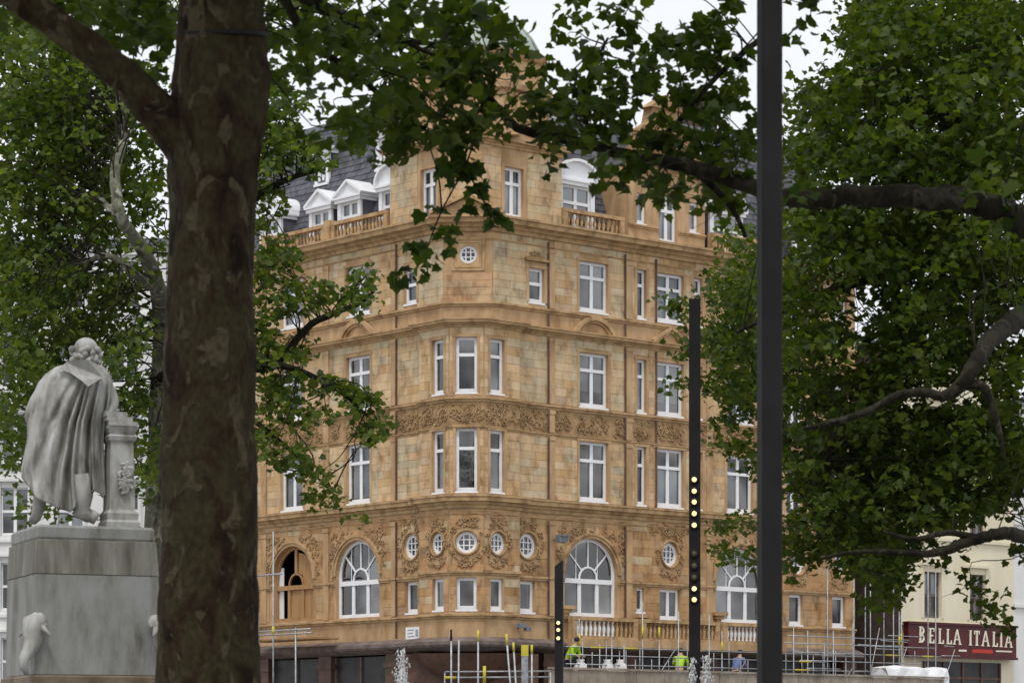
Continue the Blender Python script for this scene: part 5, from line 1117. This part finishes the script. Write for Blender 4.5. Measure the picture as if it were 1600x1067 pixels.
T2.clumps([(430, 180, 38, 60, D2 - 1), (425, 260, 35, 50, D2 - 1, .9), (465, 215, 35, 35, D2 - 1, .7), (500, 258, 26, 18, D2 - 2, 1), (412, 330, 28, 40, D2 - 1, .9), (425, 400, 36, 35, D2 - 1), (415, 470, 30, 45, D2 - 1), (470, 460, 42, 28, D2 - 2), (530, 465, 32, 16, D2 - 2, .9), (572, 455, 20, 26, D2 - 2, 1.1), (420, 545, 35, 30, D2 - 1), (470, 545, 28, 22, D2 - 1, .6), (430, 610, 40, 32, D2 - 1), (500, 605, 40, 18, D2 - 2, .9), (560, 630, 32, 26, D2 - 2, 1.1), (582, 672, 24, 24, D2 - 2, 1.2), (480, 650, 38, 22, D2 - 2, 1), (418, 680, 28, 30, D2 - 1, .9), (450, 720, 36, 22, D2 - 2, .9), (500, 735, 30, 16, D2 - 2, .9), (515, 775, 30, 16, D2 - 2, 1.1), (545, 800, 12, 8, D2 - 2, 1)], .17, 4.8, .9, 14, .3)
T2.clumps([(60, -60, 260, 130, 51), (420, 40, 60, 60, 51), (250, -120, 330, 120, 52)], .2, 2.2, 2.5, 16, .6)
T2.twigs(M_BARK3, 2.5, .013, .35); leaf_mesh('crown', np.vstack(T2.pos), .12, M_LEAFM, T2.t)

# 3. near tree whose trunk stands right of the frame; long limb across the top
Y3 = 27.0; p = at(1850, HOR, Y3); T3 = Tree('plane_tree', (p.x, p.y, 0), 'near plane tree reaching in from the right with a long dark limb across the top'); T3.begin()
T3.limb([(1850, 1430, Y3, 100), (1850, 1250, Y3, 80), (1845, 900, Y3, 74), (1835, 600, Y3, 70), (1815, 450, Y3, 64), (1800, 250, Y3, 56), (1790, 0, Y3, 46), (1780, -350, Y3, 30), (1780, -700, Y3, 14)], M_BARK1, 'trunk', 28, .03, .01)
T3.limb([(1830, 520, Y3, 40), (1740, 420, Y3, 32), (1660, 372, Y3, 27), (1600, 348, Y3, 23), (1555, 326, Y3, 20), (1500, 313, Y3, 18.5), (1430, 305, Y3, 18), (1350, 306, Y3, 16.5), (1270, 312, Y3, 14.5), (1210, 306, Y3 + .3, 13), (1150, 282, Y3 + .6, 12), (1080, 262, Y3 + .9, 11), (1000, 246, Y3 + 1.1, 9), (930, 230, Y3 + 1.3, 8), (860, 212, Y3 + 1.5, 7.5), (815, 202, Y3 + 1.5, 7), (780, 172, Y3 + 1.6, 6), (745, 128, Y3 + 1.7, 5), (700, 96, Y3 + 1.8, 4), (640, 70, Y3 + 2, 2.5)], M_BARK3, 'limb', 16, .09, .07)
T3.limb([(1000, 246, Y3 + 1.1, 5), (1060, 190, Y3 + 1.5, 4.5), (1120, 120, Y3 + 1.8, 4), (1190, 60, Y3 + 2, 5)], M_BARK3); T3.limb([(930, 230, Y3 + 1.3, 4), (910, 150, Y3 + 1.4, 3), (950, 60, Y3 + 1.6, 2)], M_BARK3)
T3.limb([(1080, 262, Y3 + .9, 6), (1140, 320, Y3 + 1, 4.5), (1165, 370, Y3 + 1.2, 3)], M_BARK3)
T3.limb([(760, 150, Y3 + 1.65, 2), (735, 205, Y3 + 1.5, 1.8), (728, 260, Y3 + 1.4, 1.6), (752, 305, Y3 + 1.3, 1.4), (770, 350, Y3 + 1.3, 1)], M_BARK3, 'twig', 6); T3.limb([(728, 260, Y3 + 1.4, 1.5), (690, 330, Y3 + 1.3, 1.3), (665, 395, Y3 + 1.3, 1)], M_BARK3, 'twig', 6)
D3 = 28.3
T3.clumps([(900, 195, 45, 32, D3, 1), (960, 215, 55, 28, D3), (1040, 225, 60, 38, D3, 1), (1110, 255, 55, 35, D3), (1000, 275, 55, 22, D3, .8), (1070, 295, 45, 25, D3, .8), (1120, 320, 40, 28, D3, .75), (930, 285, 20, 24, D3, .8), (860, 190, 26, 32, D3, .8), (890, 140, 40, 35, D3, .7), (950, 140, 50, 42, D3, .8), (1020, 150, 50, 45, D3, .8), (1090, 170, 50, 45, D3, .8), (1150, 190, 35, 60, D3, .9), (1000, 70, 55, 35, D3, .6), (960, 30, 50, 28, D3, .55), (1070, 70, 50, 42, D3, .7), (1130, 70, 42, 55, D3, .75), (1150, 20, 35, 28, D3, .6), (900, 60, 30, 22, D3, .3), (880, 20, 28, 12, D3, .3), (850, 110, 18, 14, D3, .5), (930, 95, 25, 20, D3, .5), (1140, 300, 30, 40, D3, .5), (1260, 296, 22, 7, 26.3, .6), (1500, 292, 30, 8, 26.3, .7), (1585, 322, 20, 14, 26.3, .8), (1235, 60, 12, 36, D3, .45), (1255, 15, 25, 12, D3, .4)], .15, 2.7, .6, 12, .26)
T3.clumps([(700, 130, 60, 35, D3), (780, 195, 35, 26, D3, .9), (690, 215, 50, 28, D3, .8), (610, 210, 50, 30, D3, .7), (800, 165, 30, 25, D3, .6), (770, 110, 35, 30, D3, .9), (745, 55, 40, 40, D3, .9), (805, 95, 22, 20, D3, .8), (785, 50, 26, 34, D3, .9), (840, 150, 26, 26, D3, .8), (830, 225, 30, 12, D3, .5)], .15, 3.0, .6, 12, .26)
T3.clumps([(1500, -290, 420, 140, 27), (1100, -330, 350, 160, 27), (1400, -500, 500, 260, 26), (1800, 100, 150, 400, 27), (1500, -560, 500, 260, 20), (1500, -900, 500, 300, 15)], .24, 2.8, 2.2, 22, .8)  # out-of-frame clumps; the nearest overhead ones are added as a shading canopy
T3.twigs(M_BARK3, 1.8, .008, .5); leaf_mesh('crown', np.vstack(T3.pos), .138, M_LEAFD, T3.t)
# the hanging spray whose leaves can be told apart: single leaves
b = MB(); b.v = [tuple(v) for v in LV]; b.f = [tuple(int(i) for i in t) for t in LT]; LM = b.mesh('leaf', M_LEAFO)
T3.begin(); ind = []
T3.clumps([(722, 258, 30, 24, D3, 1.2), (745, 290, 24, 22, D3, 1.2), (705, 235, 22, 14, D3, .9), (772, 352, 16, 18, D3, 1), (760, 320, 14, 16, D3, .8), (692, 378, 17, 14, D3, 1.3), (664, 398, 20, 15, D3, 1.5), (640, 420, 20, 14, D3, 1.4), (618, 436, 8, 6, D3, 1.5), (672, 335, 7, 6, D3, 1), (700, 275, 16, 12, D3, .8), (735, 330, 10, 8, D3, .8), (855, 255, 10, 7, D3, 1)], .15, 1.9, .25, 5, .13, ind)
pos = np.vstack(ind); pos = pos[rng.permutation(len(pos))[:300]]; X, D, U = leaf_frames(pos, .145, .9)
for i in range(len(pos)):
    M4 = Matrix(((X[i][0], D[i][0], U[i][0], pos[i][0]), (X[i][1], D[i][1], U[i][1], pos[i][1]), (X[i][2], D[i][2], U[i][2], pos[i][2]), (0, 0, 0, 1))); link('leaf', LM, T3.t, M4)

# 4. tree filling the right side in the middle distance
Y4 = 42.0; p = at(1700, HOR, Y4); T4 = Tree('plane_tree', (p.x, p.y, 0), 'leafy plane tree filling the right side with crooked branches low down'); T4.begin()
T4.limb([(1700, 1338, Y4, 60), (1700, 1150, Y4, 50), (1695, 900, Y4, 46), (1680, 650, Y4, 40), (1670, 400, Y4, 34), (1650, 150, Y4, 26), (1640, -150, Y4, 14)], M_BARK1, 'trunk', 24, .03, .01)
T4.limb([(1675, 470, Y4, 26), (1625, 480, Y4 - 1, 20), (1580, 505, Y4 - 4.5, 16), (1545, 535, Y4 - 6, 14), (1520, 575, Y4 - 6.5, 12.5), (1495, 608, Y4 - 6.5, 11), (1470, 618, Y4 - 6.5, 8), (1435, 612, Y4 - 6.5, 7), (1395, 622, Y4 - 6.5, 6.5), (1350, 645, Y4 - 6.5, 6), (1300, 660, Y4 - 6.5, 5), (1255, 670, Y4 - 6.5, 3)], M_BARK3, 'branch', 14, .06, .04)
T4.limb([(1495, 606, Y4 - 6.5, 8), (1525, 600, Y4 - 6.5, 7.5), (1542, 612, Y4 - 6.5, 7), (1553, 645, Y4 - 6.5, 6), (1562, 675, Y4 - 6.5, 4), (1570, 720, Y4 - 6.5, 2)], M_BARK3); T4.limb([(1690, 860, Y4, 18), (1640, 848, Y4 - 1, 14), (1598, 838, Y4 - 4, 11), (1570, 833, Y4 - 5, 10), (1530, 840, Y4 - 5, 9), (1490, 855, Y4 - 5, 8), (1450, 865, Y4 - 5, 6), (1400, 862, Y4 - 5, 4.5), (1340, 862, Y4 - 5, 3.5), (1280, 872, Y4 - 5, 2)], M_BARK3, 'branch', 12, .06, .04)
T4.limb([(1530, 840, Y4 - 5, 5), (1480, 832, Y4 - 5, 5), (1430, 842, Y4 - 5, 4), (1380, 830, Y4 - 5, 2)], M_BARK3); T4.limb([(1660, 300, Y4, 20), (1560, 220, Y4 - 1, 14), (1450, 160, Y4 - 1.5, 9), (1340, 120, Y4 - 2, 5)], M_BARK3); T4.limb([(1672, 420, Y4, 18), (1560, 400, Y4 + 1, 12), (1420, 420, Y4 + 1, 8), (1260, 470, Y4 + 1, 5), (1150, 520, Y4 + 1, 2.5)], M_BARK3); T4.limb([(1685, 700, Y4, 18), (1560, 720, Y4 + 1, 11), (1400, 740, Y4 + 1, 7), (1250, 780, Y4 + 1, 3)], M_BARK3)
T4.limb([(1300, 700, Y4 - 2, 3), (1268, 770, Y4 - 2, 2.5), (1280, 840, Y4 - 2, 2)], M_BARK3, 'twig', 6)
D4 = 42
T4.clumps([(1365, 55, 48, 50, D4), (1400, 40, 70, 45, D4), (1490, 50, 75, 55, D4), (1570, 60, 55, 60, D4), (1350, 150, 68, 50, D4), (1430, 140, 75, 55, D4), (1530, 150, 75, 60, D4), (1270, 170, 32, 38, D4, .9), (1320, 230, 75, 45, D4), (1420, 240, 75, 50, D4), (1520, 250, 80, 50, D4), (1260, 245, 35, 40, D4, 1), (1580, 250, 40, 60, D4), (1300, 325, 60, 24, D4), (1400, 330, 70, 24, D4), (1500, 335, 60, 24, D4), (1580, 350, 40, 30, D4), (1480, 290, 90, 20, D4)], .165, 9.5, 2.2, 14, .4)
T4.clumps([(1260, 370, 45, 40, D4), (1340, 380, 65, 45, D4), (1430, 380, 70, 45, D4), (1520, 390, 70, 45, D4), (1580, 430, 35, 60, D4), (1180, 420, 38, 40, D4, .9), (1150, 375, 22, 20, D4, .6), (1140, 460, 30, 40, D4, 1), (1190, 480, 45, 45, D4), (1260, 450, 50, 45, D4), (1300, 520, 36, 45, D4, .85), (1420, 470, 50, 45, D4), (1500, 470, 60, 50, D4), (1130, 530, 35, 30, D4, .9), (1075, 545, 18, 10, D4, .9), (1060, 485, 22, 14, D4, .8), (1070, 600, 26, 10, D4, .5), (1160, 560, 45, 40, D4), (1240, 540, 50, 40, D4, .9), (1395, 430, 36, 32, D4), (1340, 430, 26, 26, D4), (1420, 550, 45, 45, D4), (1400, 510, 40, 30, D4), (1560, 640, 30, 30, D4), (1500, 560, 55, 45, D4), (1580, 560, 28, 60, D4, .8)], .165, 9.0, 2.1, 14, .4)
T4.clumps([(1140, 610, 38, 28, D4, 1), (1200, 620, 40, 40, D4), (1260, 610, 50, 40, D4), (1330, 620, 45, 40, D4, .8), (1400, 600, 50, 35, D4, 1), (1250, 690, 55, 35, D4, .9), (1330, 690, 60, 40, D4), (1420, 680, 60, 45, D4), (1500, 680, 60, 45, D4), (1570, 690, 40, 60, D4), (1135, 660, 28, 12, D4, .8), (1150, 695, 30, 14, D4, .9), (1260, 740, 30, 24, D4, .7), (1360, 750, 55, 36, D4), (1440, 745, 50, 28, D4, .8), (1500, 740, 40, 28, D4, .7), (1570, 760, 30, 35, D4, .5), (1190, 730, 20, 22, D4, .7), (1320, 790, 45, 28, D4, 1), (1400, 800, 50, 35, D4, 1), (1490, 800, 50, 20, D4, .4), (1250, 800, 25, 25, D4, .6), (1150, 820, 34, 10, D4, .9), (1240, 845, 30, 20, D4, 1), (1300, 850, 35, 20, D4, .9), (1360, 860, 45, 26, D4, 1), (1420, 860, 40, 20, D4, .8), (1230, 888, 30, 14, D4, 1), (1130, 860, 24, 12, D4, .8), (1180, 868, 22, 10, D4, .7), (1395, 905, 24, 28, D4, 1), (1370, 930, 18, 18, D4, .7), (1525, 915, 14, 12, D4, .9), (1550, 935, 12, 28, D4, .7), (1548, 968, 9, 10, D4, .8), (1572, 982, 12, 5, D4, .6), (1600, 870, 14, 20, D4, .8), (1500, 870, 20, 14, D4, .5), (1290, 770, 55, 36, D4, .8), (1330, 835, 50, 20, D4, .8), (1240, 700, 40, 35, D4, .7), (1460, 775, 60, 28, D4, .8), (1540, 790, 40, 20, D4, .5), (1420, 720, 60, 30, D4), (1500, 715, 60, 35, D4), (1570, 720, 36, 50, D4), (1450, 810, 70, 22, D4, .8), (1540, 770, 50, 28, D4, .8), (1390, 890, 26, 26, D4, .9), (1350, 880, 30, 20, D4, .8), (1280, 830, 40, 24, D4, .8)], .165, 7.5, 1.5, 14, .32)
T4.clumps([(1600, -150, 400, 160, 43), (1250, -100, 200, 80, 43, .4), (1750, 300, 130, 450, 43), (1500, -350, 400, 200, 43)], .24, 2.4, 2.4, 18, .7)
T4.twigs(M_BARK3, 2.2, .009, .22); leaf_mesh('crown', np.vstack(T4.pos), .118, M_LEAFR, T4.t)
